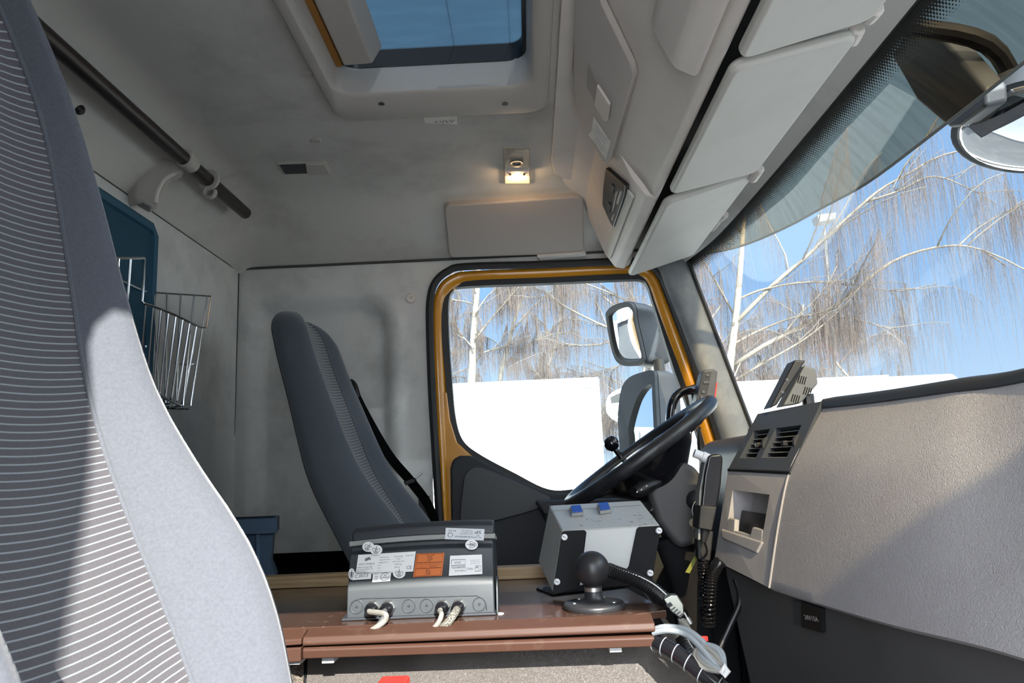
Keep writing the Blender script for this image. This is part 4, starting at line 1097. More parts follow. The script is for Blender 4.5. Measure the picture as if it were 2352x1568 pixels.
# socket cover
bm_lo = sur[6]
best = None
for k in range(len(sur)-1):
    for f in range(11):
        a_, b_ = sur[k][-1] + V(0.022, 0, -0.03), sur[k][-1] + V(0.045, 0, -0.20)
        q = a_.lerp(b_, f/10); c_ = RM.transposed() @ q
        d_ = (1176 - FPX*c_.x/c_.z - 1868)**2 + (784 + FPX*c_.y/c_.z - 1416)**2
        if best is None or d_ < best[0]: best = (d_, q, (sur[k+1][-1]-sur[k][-1]), b_-a_)
so = best[1]; sn = best[2].cross(best[3]).normalized()
if sn.x > 0: sn = -sn
so = so + sn*0.002
bm = BM(); prism(bm, [at_plane(u, v, so, sn) - sn*0.02 for u, v in ((1846,1380),(1893,1397),(1895,1452),(1847,1440))], sn*0.026); sc = obj('socket_cover', bm, M['black'], da, bevel=0.002)
bm = BM(); prism(bm, [at_plane(u, v, so, sn) - sn*0.02 for u, v in ((1824,1378),(1843,1380),(1843,1438),(1826,1434))], sn*0.022); obj('socket_trim', bm, M['vent_grey'], da, bevel=0.002)
uu = (at_plane(1893,1420,so,sn) - at_plane(1848,1412,so,sn)); W_ = uu.length; uu.normalize(); v2 = sn.cross(uu).normalized()
if v2.z < 0: v2 = -v2
bm = BM(); text(bm, '24V/15A', 0.012, at_plane(1871,1418,so,sn) + sn*0.0065, uu, v2, sn, width=W_*0.70); obj('print', bm, M['socket_txt'], sc, smooth=False)

# instrument hood and driver's part of the dash behind the wheel
bm = BM()
hp_ = [V(0.50,1.80,-0.25), V(0.52,1.80,0.04), V(0.56,1.80,0.075), V(0.68,1.80,0.07), V(0.72,1.80,-0.25)]
prism(bm, hp_, (0, 0.52, 0)); obj('driver_binnacle', bm, M['dark_plastic'], da, bevel=0.02, seg=3)
bm = BM(); prism(bm, [V(0.485,1.79,-0.12), V(0.535,1.79,0.085), V(0.56,1.79,0.085), V(0.56,1.79,-0.12)], (0, 0.03, 0)); obj('switch_strip', bm, M['black'], da, bevel=0.004)

# ------------------------------------------------------------------ monitor on the dash
mo = thing('rear_view_monitor', 'black monitor with slotted silver-grey back on the dashboard top', 'monitor', at(1815, 930, Y=1.70))
def quadbox(name, pts, dvec, m, parent, bevel=0.0, **k):
    bm = BM(); prism(bm, pts, dvec); return obj(name, bm, m, parent, bevel=bevel, **k)
ms = [at(1826,826,Y=1.72), at(1768,938,Y=1.72), at(1800,936,Y=1.70), at(1852,832,Y=1.70)]
nrm = (ms[1]-ms[0]).cross(V(0,1,0)).normalized()
quadbox('screen_housing', [ms[0], ms[1], ms[1]+V(0.018,0,0.008), ms[0]+V(0.026,0,-0.002)], V(0,0.055,0), M['black'], mo, bevel=0.004, seg=3)
bx_ = [at(1848,838,Y=1.73), at(1797,933,Y=1.73), at(1840,926,Y=1.73), at(1880,880,Y=1.73), at(1874,846,Y=1.73)]
bk2 = quadbox('back_cover', bx_, V(0,0.05,0), M['cable_dark'], mo, bevel=0.004, seg=3)
for (u, v) in ((1838,862),(1843,854),(1848,846)):
    for k in range(4):
        for w in (0, 12):
            pass
for cu, cv, nx in ((1845,862,4),(1858,888,4),(1830,905,4)):
    for i in range(nx):
        p = at(cu + i*5 - 8, cv + i*1.2, Y=1.7295); q = at(cu + i*5 - 13, cv + 17 + i*1.2, Y=1.7295)
        bm = BM(); tube(bm, [p, q], 0.0012, 4); obj('cooling_slot', bm, M['black'], bk2)
bm = BM(); tube(bm, [at(1855,905,Y=1.76), at(1858,935,Y=1.76)], 0.014, 10); obj('mount_foot', bm, M['black'], mo)
for u, v in ((1808,872),(1797,900)):
    bm = BM(); lathe(bm, [(0.0,0.001),(0.004,0.001),(0.004,-0.001)], at(u, v, Y=1.7195), (0,-1,0), 12); obj('screw', bm, M['vent_grey'], mo)

# ------------------------------------------------------------------ steering wheel and column
WC = V(0.289, 1.95, 0.040); WA = V(0.838, 0, 0.545); WN = V(-0.545, 0, 0.838); WY = V(0, 1, 0)
sw = thing('steering_wheel', 'black steering wheel with glossy hub seen almost edge on', 'steering wheel', WC)
def wp(a, r, h=0.0): return WC + WA*math.cos(a)*r + WY*math.sin(a)*r + WN*h
bm = BM(); tube(bm, [wp(2*math.pi*k/64, 0.222) for k in range(64)], 0.0175, 14, True); obj('rim', bm, mat('worn black leather', (0.014,0.015,0.017), 0.38, bump=(200,0.2), dirt=(25,(0.05,0.05,0.055),0.5)), sw)
bm = BM(); lathe(bm, [(0.05,-0.13),(0.075,-0.10),(0.125,-0.052),(0.150,-0.020),(0.148,-0.008),(0.10,0.004),(0.0,0.008)], WC, WN, 40); obj('hub', bm, M['gloss_black'], sw)
for a in (math.radians(25), math.radians(-25), math.radians(155), math.radians(-155)):
    bm = BM(); tube(bm, [wp(a, 0.12, -0.02), wp(a, 0.17, -0.016), wp(a, 0.215, -0.002)], [0.03,0.024,0.02], 10, flat=(0.5,1.0)); obj('spoke', bm, M['gloss_black'], sw)
kb = at(1404, 1018, Y=2.10); kr = at(1428, 1052, Y=2.10)
bm = BM(); tube(bm, [kr, kr.lerp(kb, 0.5), kb], 0.008, 10)
lathe(bm, [(0.0,-0.022),(0.012,-0.020),(0.021,-0.008),(0.022,0.004),(0.015,0.017),(0.0,0.021)], kb, (kb-kr).normalized(), 20); obj('spinner_knob', bm, M['gloss_black'], sw, angle=75)
scn_col = thing('steering_column', 'dark grey steering column cowl below the wheel', 'steering column', V(0.42, 1.95, -0.12))
bm = BM()
cw = [at(1512,1092,Y=1.87), at(1545,1058,Y=1.87), at(1585,1062,Y=1.87), at(1612,1085,Y=1.87), at(1640,1240,Y=1.87), at(1560,1262,Y=1.87), at(1510,1200,Y=1.87), at(1486,1130,Y=1.87)]
prism(bm, cw, (0, 0.17, 0)); obj('cowl', bm, mat('cowl plastic', (0.060,0.058,0.060), 0.55), scn_col, bevel=0.018, seg=4)
bm = BM(); tube(bm, [at(1540,1230,Y=1.95), at(1580,1330,Y=1.95), at(1600,1480,Y=1.95)], 0.045, 14); obj('column_tube', bm, M['interior_dark'], scn_col)
bm = BM(); tube(bm, [at(1512,1105,Y=1.865), at(1495,1112,Y=1.85), at(1470,1124,Y=1.83), at(1456,1130,Y=1.82)], [0.012,0.020,0.024,0.016], 12, flat=(0.8,1.0)); sk = obj('stalk', bm, M['black'], scn_col)
for u, v in ((1472,1126),(1484,1117),(1462,1131)):
    bm = BM(); p = at(u, v, Y=1.803); tube(bm, [p, p + V(0.003,0,0.003)], 0.0015, 5); obj('print', bm, M['socket_txt'], sk)
bm = BM(); lathe(bm, [(0.020,-0.01),(0.024,0.004),(0.018,0.008),(0.0,0.008)], at(1598,1148,Y=1.868), (-0.3,-1,0.1), 20); obj('ignition_lock', bm, M['black'], scn_col)
ky = thing('ignition_key', 'brass key hanging from a ring below the steering column', 'key', at(1593, 1195, Y=1.84))
bm = BM(); tube(bm, spline([at(1600,1150,Y=1.85), at(1592,1160,Y=1.84), at(1590,1176,Y=1.84), at(1596,1188,Y=1.84), at(1602,1176,Y=1.84)], 16, True), 0.0012, 6, True); obj('key_ring', bm, M['steel'], ky)
kq = at(1593, 1200, Y=1.84)
bm = BM()
plate(bm, kq, V(1,0,0.02), V(-0.02,0,1), V(0,-1,0), circle(0.0105, 20), 0, 0.002)
plate(bm, kq, V(1,0,0.02), V(-0.02,0,1), V(0,-1,0), [(-0.0035,-0.004),(0.0035,-0.004),(0.0035,-0.034),(0.0,-0.038),(-0.0018,-0.034),(-0.0035,-0.034)], 0, 0.002); obj('key_blade', bm, M['brass'], ky)
kt = thing('key_tag', 'yellow-green strap tag hanging in the dark footwell', 'tag', at(1582, 1300, Y=1.80))
bm = BM(); prism(bm, [at(1596,1276,Y=1.80), at(1602,1282,Y=1.80), at(1584,1316,Y=1.80), at(1574,1314,Y=1.80)], (0,0.004,0)); obj('strap', bm, M['tag_green'], kt)
bm = BM(); tube(bm, [at(1604,1268,Y=1.80) + V(math.cos(a)*0.008,0,math.sin(a)*0.012) for a in [2*math.pi*k/16 for k in range(16)]], 0.001, 6, True); obj('key_ring', bm, M['steel'], kt)

# ------------------------------------------------------------------ handset with coiled cord, remote on the pillar, grab handle
hs = thing('handset', 'glossy black handset in a holder beside the dashboard tray', 'handset', at(1625, 1245, Y=1.74))
hb = [at(1631,1044,Y=1.72), at(1655,1042,Y=1.72), at(1661,1050,Y=1.72), at(1657,1110,Y=1.72), at(1648,1165,Y=1.72), at(1610,1166,Y=1.72), at(1618,1090,Y=1.72), at(1626,1050,Y=1.72)]
bm = BM(); prism(bm, hb, (0, 0.05, 0)); obj('body', bm, M['gloss_black'], hs, bevel=0.010, seg=4)
bm = BM(); prism(bm, [at(1608,1160,Y=1.712), at(1648,1163,Y=1.712), at(1636,1220,Y=1.712), at(1604,1214,Y=1.712)], (0, 0.065, 0)); obj('holder', bm, M['rubber'], hs, bevel=0.004)
bm = BM(); prism(bm, [at(1619,1060,Y=1.73), at(1624,1062,Y=1.73), at(1612,1120,Y=1.73), at(1609,1240,Y=1.73), at(1603,1240,Y=1.73), at(1606,1130,Y=1.73)], (0, 0.04, 0)); obj('side_rail', bm, M['switch_grey'], hs, bevel=0.002)
bm = BM(); tube(bm, [at(1594,1040,Y=1.74), at(1612,1047,Y=1.74), at(1613,1047,Y=1.74), at(1630,1056,Y=1.74)], [0.0105,0.0105,0.012,0.013], 14); obj('nozzle', bm, M['spacer'], hs, label='milky plastic tube end')
bm = BM(); tube(bm, [at(1620,1216,Y=1.73), at(1616,1245,Y=1.73)], [0.011,0.006], 10); obj('strain_relief', bm, M['rubber'], hs)
bm = BM(); prism(bm, [at(1598,1215,Y=1.76), at(1640,1220,Y=1.76), at(1632,1290,Y=1.76), at(1604,1285,Y=1.76)], (0, 0.03, 0)); obj('holder_foot', bm, M['rubber'], hs, bevel=0.004)
def coil(pts, r, wire, turns, name, label, lead=None):
    ax = resample(pts, 2)
    path = spline(pts, turns*14)
    bm = BM(); out = list(lead or [])
    for i, p in enumerate(path):
        t = (path[min(i+1, len(path)-1)] - path[max(i-1, 0)]).normalized()
        x = V(1,0,0) - t*t.x; x.normalize(); y = t.cross(x)
        a = 2*math.pi*i/14
        out.append(p + (x*math.cos(a) + y*math.sin(a))*r)
    tube(bm, out, wire, 6)
    return tag(obj(name, bm, M['gloss_black']), label, 'cord')
coil([at(1616,1292,Y=1.735), at(1614,1340,Y=1.735), at(1616,1400,Y=1.735), at(1622,1432,Y=1.735)], 0.0085, 0.0028, 22, 'coiled_cord', 'black coiled cord hanging straight down from the handset', lead=spline([at(1618,1244,Y=1.73), at(1624,1268,Y=1.73), at(1612,1285,Y=1.735)], 8))
coil([at(1655,1290,Y=1.70), at(1645,1302,Y=1.70), at(1634,1330,Y=1.70), at(1630,1380,Y=1.70), at(1628,1440,Y=1.70)], 0.0115, 0.0030, 26, 'coiled_cord', 'thicker black coiled cord looping over from the lower dashboard edge')
gh = thing('grab_handle', 'black tubular grab handle on the pillar behind the steering wheel', 'handle', at(1600, 893, Y=2.26))
bm = BM(); tube(bm, spline([at(1606,890,Y=2.28), at(1588,895,Y=2.24), at(1562,902,Y=2.22), at(1546,922,Y=2.21), at(1540,955,Y=2.21), at(1538,1000,Y=2.215), at(1534,1080,Y=2.25)], 30), 0.0135, 12); obj('bar', bm, M['gloss_black'], gh)
bm = BM(); prism(bm, [at(1584,885,Y=2.25), at(1606,880,Y=2.25), at(1604,905,Y=2.25), at(1592,930,Y=2.25)], (0,0.05,0)); obj('bracket', bm, M['dark_plastic'], gh, bevel=0.004)
bm = BM(); lathe(bm, [(0.0,0.004),(0.005,0.003),(0.006,0.0)], at(1599,887,Y=2.249), (0,-1,0), 14); obj('bolt', bm, M['steel'], gh)
rc = thing('remote_control', 'dark grey button remote clipped to the pillar above the steering wheel', 'remote control', at(1612, 930, Y=2.17))
q0 = [at(1620,848,Y=2.16), at(1642,847,Y=2.16), at(1649,853,Y=2.16), at(1640,925,Y=2.16), at(1628,945,Y=2.16), at(1602,940,Y=2.16), at(1598,925,Y=2.16), at(1614,852,Y=2.16)]
bm = BM(); prism(bm, q0, (0,0.06,0)); rb = obj('housing', bm, M['vent_grey'], rc, bevel=0.006, seg=3)
bm = BM(); prism(bm, [at(1618,854,Y=2.157), at(1634,854,Y=2.157), at(1620,930,Y=2.157), at(1603,926,Y=2.157)], (0,0.006,0)); obj('key_field', bm, M['black'], rc)
for u, v in ((1625,862),(1619,878),(1625,878),(1615,900),(1612,912),(1608,922)):
    p = at(u, v, Y=2.156)
    bm = BM(); box(bm, tuple(p - V(0.005,0.002,0.004)), tuple(p + V(0.005,0.002,0.004))); obj('push_button', bm, M['vent_grey'], rc, bevel=0.001)
bm = BM(); prism(bm, [at(1642,880,Y=2.20), at(1648,878,Y=2.20), at(1640,940,Y=2.20), at(1630,950,Y=2.20)], (0,0.04,0)); obj('clip', bm, M['red'], rc)
bm = BM(); tube(bm, spline([at(1606,980,Y=2.18), at(1604,1010,Y=2.19), at(1608,1050,Y=2.22)], 8), 0.005, 8); tag(obj('thin_cord', bm, M['black']), 'thin black cord under the pillar remote behind the wheel', 'cord')

# ------------------------------------------------------------------ engine cover, board, trunking
SZ = -0.228
ec = thing('engine_cover', 'grained grey vinyl engine cover below the brown cable duct', 'engine cover', (-0.1, 1.4, -0.998))
bm = BM()
xe = 0.205
f0 = [V(-0.372, 1.262, -0.262), V(xe-0.02, 1.252, -0.262)]
prof = [(0.0,-0.262),(-0.004,-0.30),(-0.020,-0.36),(-0.04,-0.45),(-0.06,-0.75),(-0.06,-0.997)]
rows = []
for dy, z in prof:
    xr = xe - 0.02 + (abs(z)-0.262)*0.75 if z > -0.45 else xe + 0.12
    r_ = [V(-0.372, 1.70, z), V(-0.372, 1.262+dy, z)] + [V(-0.372 + (xr+0.372)*k/8, 1.262+dy, z) for k in range(1, 9)] + [V(xr+0.03, 1.29+dy, z), V(xr+0.05, 1.70, z)]
    rows.append(r_)
grid(bm, rows); obj('front_panel', bm, M['tunnel_leather'], ec, angle=50)
bm = BM()
lp = [(-0.92,1.00),(-0.60,1.05),(-0.40,1.24),(-0.378,1.262)]
grid(bm, [[V(x, y+d, z) for x, y in lp] for d, z in ((0,-0.275),(-0.004,-0.33),(-0.02,-0.5),(-0.02,-0.997))]); obj('rear_panel', bm, mat('worn engine cover vinyl', (0.20,0.165,0.13), 0.7, bump=(150,0.9,'voronoi',0.002), dirt=(16,(0.02,0.018,0.016),0.9)), ec, angle=50)
bm = BM(); box(bm, (-0.60, 1.27, -0.60), (xe-0.02, 1.70, -0.262)); box(bm, (-0.92, 1.27, -0.60), (-0.60, 1.85, -0.262)); obj('top', bm, M['interior_dark'], ec)
board = BM()
prism(board, [V(-0.60,1.236,SZ), V(0.150,1.236,SZ), V(0.212,1.262,SZ), V(0.205,1.32,SZ), V(0.165,1.60,SZ), V(0.10,1.72,SZ), V(-0.60,1.72,SZ)], (0,0,-0.012))
tag(obj('shelf_board', board, M['board'], bevel=0.0015), 'dark brown glossy board lying on the engine cover under the terminal', 'board')
bm = BM(); box(bm, (-0.60, 1.678, SZ+0.0005), (0.075, 1.72, SZ+0.026)); tag(obj('wooden_batten', bm, M['wood'], bevel=0.0015), 'plain pine batten along the far edge of the brown board', 'batten')
tr = thing('cable_trunking', 'long brown two-part cable duct along the front edge of the board', 'cable duct', (-0.08, 1.21, -0.262))
def duct(x0, x1, prof, dz0, dz1, name, par, m='trunking'):
    bm = BM()
    a = [V(x0, y, z+dz0) for y, z in prof]; b = [V(x1, y, z+dz1) for y, z in prof]
    va = [bm.verts.new(p) for p in a]; vb = [bm.verts.new(p) for p in b]; n = len(va)
    for i in range(n): bm.faces.new((va[i], va[(i+1)%n], vb[(i+1)%n], vb[i]))
    bm.faces.new(va); bm.faces.new(vb[::-1])
    return obj(name, bm, M[m], par, bevel=0.0022, seg=3)
duct(-0.362, 0.182, [(1.236,-0.2285),(1.200,-0.236),(1.197,-0.245),(1.198,-0.249),(1.246,-0.248)], 0.0, 0.001, 'duct_cover', tr)
duct(-0.362, 0.180, [(1.246,-0.249),(1.202,-0.2515),(1.198,-0.255),(1.200,-0.268),(1.250,-0.268)], 0.0, -0.002, 'duct_base', tr)
t2 = thing('cable_trunking', 'short brown cable duct piece beside the seat, left of the long duct', 'cable duct', (-0.50, 1.21, -0.262))
duct(-0.60, -0.365, [(1.238,-0.232),(1.204,-0.243),(1.203,-0.252),(1.246,-0.252)], -0.002, 0.004, 'duct_cover', t2)
duct(-0.60, -0.366, [(1.246,-0.253),(1.205,-0.254),(1.204,-0.275),(1.250,-0.274)], -0.003, 0.002, 'duct_base', t2)
for u, v, lab in ((672,1503,'white plastic clip under the short brown duct'), (750,1504,'white plastic clip under the near end of the long brown duct'), (1415,1490,'white plastic clip under the right end of the long brown duct')):
    p = at(u, v, Y=1.205)
    bm = BM(); box(bm, (p.x-0.0095, 1.212, -0.2785), (p.x+0.0095, 1.25, -0.268)); o = tag(obj('duct_clip', bm, M['clip_white'], bevel=0.001), lab, 'clip', 'white clips under the brown ducts')

# red lid at the bottom of the picture
bm = BM(); p = at(905, 1568, Y=1.0); box(bm, (p.x-0.022, 0.99, p.z-0.25), (p.x+0.016, 1.03, p.z+0.002)); tag(obj('red_lever', bm, M['red'], bevel=0.004, seg=3), 'red plastic lever top at the bottom edge before the engine cover', 'lever')

# ------------------------------------------------------------------ weighing terminal on the board
tm = thing('weighing_terminal', 'slate grey weighing terminal with calibration stickers, its back to the viewer', 'terminal', V(-0.185, 1.27, SZ))
# local frame: e along the truck, d away from the viewer, h up; the case leans back a little
TX0, TX1, TY = -0.3165, -0.0616, 1.276
def tl(x, d, h): return V(x, TY + d, SZ + h)
tilt = 0.0075
pf = [(0.000,0.003),(0.004,0.046),(0.0065,0.0535),(0.012,0.060),(0.0235,0.1025),(0.0285,0.105),(0.0335,0.107),(0.0335,0.1145),(0.0285,0.1165),(0.0285,0.1245),(0.055,0.130),(0.10,0.10),(0.10,0.003)]
def slab(prof, x0, x1, name, m, par, bevel=0.002, inset=0.0, **k):
    """A profile (d, h) swept along the truck; the right end lies a little farther back."""
    bm = BM()
    n = 14; rows = []
    for i in range(n+1):
        f = i/n; x = x0 + (x1-x0)*f
        bow = 0.004*(1-(2*f-1)**2)
        rows.append([tl(x, d, h + (bow if h > 0.05 else 0.0) + 0.004*f*(h/0.13)) for d, h in prof])
    g = grid(bm, rows, closed=True)
    bm.faces.new(g[0]); bm.faces.new(g[-1][::-1])
    return obj(name, bm, m, par, bevel=bevel, seg=3, **k)
slab(pf, TX0+0.004, TX1-0.006, 'case', M['terminal'], tm, bevel=0.0025, angle=30)
slab([(0.0265,0.1160),(0.0265,0.1240),(0.032,0.1245),(0.09,0.115),(0.09,0.108)], TX0+0.002, TX1-0.002, 'gasket', M['terminal_rim'], tm, bevel=0.0015)
slab([(0.0285,0.1245),(0.034,0.1395),(0.045,0.1445),(0.060,0.1445),(0.118,0.06),(0.118,0.03),(0.085,0.06),(0.06,0.105)], TX0+0.006, TX1-0.004, 'front_bezel', M['terminal_dark'], tm, bevel=0.004)
slab([(-0.004,0.0005),(-0.004,0.004),(0.006,0.006),(0.11,0.006),(0.11,0.0005)], TX0-0.003, TX1-0.004, 'base_tray', M['terminal_dark'], tm, bevel=0.001)
# bracket cheek on the right
bm = BM(); prism(bm, [V(TX1-0.003, TY+0.000, SZ+0.001), V(TX1-0.003, TY+0.000, SZ+0.006), V(TX1-0.003, TY+0.024, SZ+0.056), V(TX1-0.003, TY+0.05, SZ+0.056), V(TX1-0.003, TY+0.08, SZ+0.001)], (0.003,0,0)); obj('bracket_cheek', bm, M['terminal'], tm, bevel=0.001)
# faces that carry things: the gland strip and the label face
def face_frame(d0, h0, d1, h1):
    o = tl((TX0+TX1)/2, (d0+d1)/2, (h0+h1)/2)
    v_ = V(0, d1-d0, h1-h0).normalized(); u_ = V(1, 0, 0.012).normalized(); n_ = u_.cross(v_).normalized()
    if n_.y > 0: n_ = -n_
    return o, u_, v_, n_
Og, Ug, Vg, Ng = face_frame(*pf[0], *pf[1])
Ol, Ul, Vl, Nl = face_frame(*pf[3], *pf[4]); Ol = Ol + V(0,0,0.003)
Ob, Ub, Vb, Nb = face_frame(0.0265, 0.1245, 0.034, 0.1395); Ob = Ob + V(0,0,0.004)
def ong(u, v, h=0.0): return at_plane(u, v, Og + Ng*0.0005, Ng) + Ng*h
def onl_(u, v, h=0.0): return at_plane(u, v, Ol + Nl*0.003, Nl) + Nl*h
bm = BM(); tube(bm, [ong(u, v) for u, v in ((803,1400),(806,1388),(815,1378),(830,1374),(960,1371),(1095,1367),(1108,1372),(1116,1384),(1118,1400))], 0.0009, 6); obj('gland_field_line', bm, M['terminal_dark'], tm)
for u, v in ((819,1393),(939,1391),(980,1390),(1101,1387)):
    q = ong(u, v)
    bm = BM(); tube(bm, [q + Ug*math.cos(a)*0.0105 + Vg*math.sin(a)*0.0105 for a in [2*math.pi*k/28 for k in range(28)]], 0.0009, 6, True)
    lathe(bm, [(0.0,0.0016),(0.0012,0.0016),(0.0022,0.0)], q, Ng, 12); obj('blank_knockout', bm, M['terminal'], tm)
GL = [(858,1394),(893,1393),(1018,1391),(1055,1390)]
glands = []
for u, v in GL:
    q = ong(u, v)
    dirn = (Ng + V(-0.10, 0, -0.22)).normalized()
    bm = BM(); lathe(bm, [(0.0125,0.0),(0.0125,0.007),(0.011,0.009)], q, dirn, 6); gd = obj('cable_gland', bm, M['steel'], tm, bevel=0.0008)
    bm = BM(); lathe(bm, [(0.0105,0.008),(0.0112,0.012),(0.010,0.019),(0.0075,0.022),(0.0055,0.022)], q, dirn, 24); obj('gland_cap', bm, M['gloss_black'], gd)
    glands.append((q, dirn))
# stickers
def sticker(corners, fn, m, name, label, t=0.0006):
    bm = BM(); pts = [fn(u, v, 0.0) for u, v in corners]
    n_ = (pts[1]-pts[0]).cross(pts[3]-pts[0]).normalized()
    if n_.y > 0: n_ = -n_
    prism(bm, pts, n_*t)
    return obj(name, bm, M[m], tm, smooth=False, label=label), pts, n_
def printed(par, pts, n_, items, m='ink', flip=False):
    """items: (text, x, y, height, width) in shares of the sticker, measured from its top left as the viewer sees it."""
    bm = BM()
    U = (pts[1]-pts[0]); W = U.length; U.normalize()
    Vv = pts[0]-pts[3]; H = Vv.length; Vv = n_.cross(U).normalized()
    if Vv.z < 0: Vv = -Vv
    for s, x, y, h, w in items:
        o = pts[0].lerp(pts[1], x).lerp(pts[3].lerp(pts[2], x), y)
        text(bm, s, h*H*1.35, o, -U if flip else U, -Vv if flip else Vv, n_, h=0.0010, width=(w*W if w else None))
    obj('print', bm, M[m], par, smooth=False)
def lines(par, pts, n_, segs, m='ink', r=0.0004):
    bm = BM()
    for sg in segs:
        tube(bm, [pts[0].lerp(pts[1], x).lerp(pts[3].lerp(pts[2], x), y) + n_*0.0009 for x, y in sg], r, 4)
    obj('print_lines', bm, M[m], par, smooth=False)
s1, p1_, n1 = sticker([(823,1274),(955,1266),(949,1312),(817,1319)], onl_, 'label_white', 'type_plate', 'white type plate with small print')
printed(s1, p1_, n1, [('AMCS VÅNELID', 0.17, 0.50, 0.085, 0.28), ('AMCS Vånelid AB', 0.14, 0.66, 0.07, 0.26), ('Brunnsvägen 10', 0.155, 0.76, 0.06, 0.26), ('826 37 Alfta', 0.09, 0.86, 0.06, 0.15), ('Tel. 0271-000 00', 0.12, 0.95, 0.06, 0.20),
    ('Typbeteckning', 0.46, 0.20, 0.055, 0.16), ('Typgodkännande', 0.47, 0.33, 0.055, 0.18), ('Noggrannhet', 0.46, 0.46, 0.055, 0.16), ('Max =', 0.40, 0.60, 0.055, 0.06), ('Min =', 0.40, 0.74, 0.055, 0.06), ('e =', 0.40, 0.87, 0.055, 0.05),
    ('Chassivåg', 0.71, 0.20, 0.065, 0.15), ('T7320', 0.71, 0.33, 0.055, 0.08), ('SE07-7063-21050', 0.72, 0.46, 0.05, 0.20), ('10000 kg', 0.72, 0.60, 0.06, 0.12), ('200 kg', 0.71, 0.74, 0.06, 0.09), ('20 kg', 0.71, 0.87, 0.06, 0.08), ('Diagrambox', 0.91, 0.18, 0.05, 0.14), ('CE', 0.92, 0.80, 0.17, 0.09)], 'ink')
lines(s1, p1_, n1, [[(0.13,0.32),(0.16,0.18)],[(0.155,0.34),(0.185,0.22),(0.20,0.16)],[(0.175,0.18),(0.20,0.30)],[(0.205,0.17),(0.225,0.30)]], r=0.0008)
s2, p2_, n2 = sticker([(810,1315),(854,1312),(852,1329),(809,1332)], onl_, 'label_white', 'serial_label', 'small white label reading C.0013')
printed(s2, p2_, n2, [('C.0013', 0.48, 0.55, 0.42, 0.68)])
s3, p3_, n3 = sticker([(857,1315),(899,1312),(896,1334),(855,1337)], onl_, 'label_white', 'year_label', 'small white label with three crowns upside down')
printed(s3, p3_, n3, [('20', 0.20, 0.72, 0.20, 0.18), ('ÅV', 0.20, 0.42, 0.20, 0.18), ('1002', 0.19, 0.14, 0.12, 0.20)], flip=True)
lines(s3, p3_, n3, [[(0.68+0.24*math.cos(a), 0.5+0.40*math.sin(a)) for a in [2*math.pi*k/16 for k in range(15)]]] + [[(cx-0.06,cy),(cx-0.04,cy+0.12),(cx-0.01,cy+0.02),(cx+0.02,cy+0.12),(cx+0.05,cy)] for cx, cy in ((0.62,0.52),(0.76,0.52),(0.69,0.30))])
s4, p4_, n4 = sticker([(957,1271),(1021,1269),(1015,1322),(949,1325)], onl_, 'label_orange', 'inspection_label', 'orange inspection label with black frame and year 2021')
printed(s4, p4_, n4, [('SP', 0.51, 0.28, 0.16, 0.20), ('ÅTERKOMMANDE KONTROLL', 0.50, 0.47, 0.05, 0.80), ('Kontrolleras senast', 0.28, 0.58, 0.045, 0.32), ('2021', 0.69, 0.58, 0.10, 0.30), ('RI.', 0.51, 0.76, 0.12, 0.18), ('SE', 0.51, 0.88, 0.12, 0.18)], 'ink_orange')
lines(s4, p4_, n4, [[(0.05,0.03),(0.95,0.03),(0.95,0.97),(0.05,0.97),(0.05,0.03)], [(0.05,0.40),(0.95,0.40)], [(0.05,0.65),(0.95,0.65)]] + [[(cx-0.05,cy-0.03),(cx-0.03,cy+0.02),(cx,cy-0.02),(cx+0.03,cy+0.02),(cx+0.05,cy-0.03)] for cx, cy in ((0.42,0.10),(0.58,0.10),(0.50,0.15))], 'ink_orange')
s5, p5_, n5 = sticker([(1034,1276),(1107,1273),(1108,1318),(1031,1322)], onl_, 'label_white', 'calibration_label', 'white calibration label upside down with boxed year')
printed(s5, p5_, n5, [('AMCS', 0.62, 0.70, 0.11, 0.19), ('Kalibrerad', 0.34, 0.78, 0.09, 0.33), ('Uppdragsnr 010', 0.30, 0.64, 0.07, 0.42), ('2020', 0.25, 0.36, 0.11, 0.20), ('AMCS Group AB', 0.79, 0.46, 0.045, 0.28), ('Brunnsvägen 10', 0.79, 0.37, 0.045, 0.30), ('Tel. 0271-000 00', 0.79, 0.28, 0.045, 0.30)], flip=True)
lines(s5, p5_, n5, [[(0.06,0.22),(0.48,0.22),(0.48,0.58),(0.06,0.58),(0.06,0.22)], [(0.06,0.50),(0.48,0.50)], [(0.78,0.58),(0.96,0.58),(0.96,0.84),(0.78,0.84)], [(0.78,0.84),(0.90,0.84),(0.90,0.66),(0.78,0.66),(0.78,0.76)], [(0.84,0.58),(0.84,0.70)]])
def onb(u, v, h=0.0): return at_plane(u, v, Ob + Nb*0.0015, Nb) + Nb*h
s6, p6_, n6 = sticker([(1024,1212),(1113,1215),(1111,1241),(1022,1238)], onb, 'label_silver', 'calibrated_label', 'silver label with bold print, upside down')
printed(s6, p6_, n6, [('SP', 0.12, 0.34, 0.28, 0.17), ('KALIBRERAD', 0.52, 0.74, 0.15, 0.46), ('Beviskod 100046128', 0.50, 0.50, 0.10, 0.36), ('Datum 2020-01-21', 0.50, 0.34, 0.10, 0.32), ('Nr 2020-01-0017', 0.52, 0.18, 0.09, 0.30), ('RI.SE', 0.84, 0.20, 0.15, 0.19)], flip=True) if False else printed(s6, p6_, n6, [('SP', 0.84, 0.30, 0.28, 0.17), ('KALIBRERAD', 0.48, 0.74, 0.15, 0.46), ('Beviskod 100046128', 0.54, 0.50, 0.10, 0.32), ('Datum 2020-01-21', 0.56, 0.34, 0.10, 0.28), ('Nr 2020-01-0017', 0.54, 0.18, 0.09, 0.28), ('RI.SE', 0.17, 0.24, 0.15, 0.19)], flip=True)
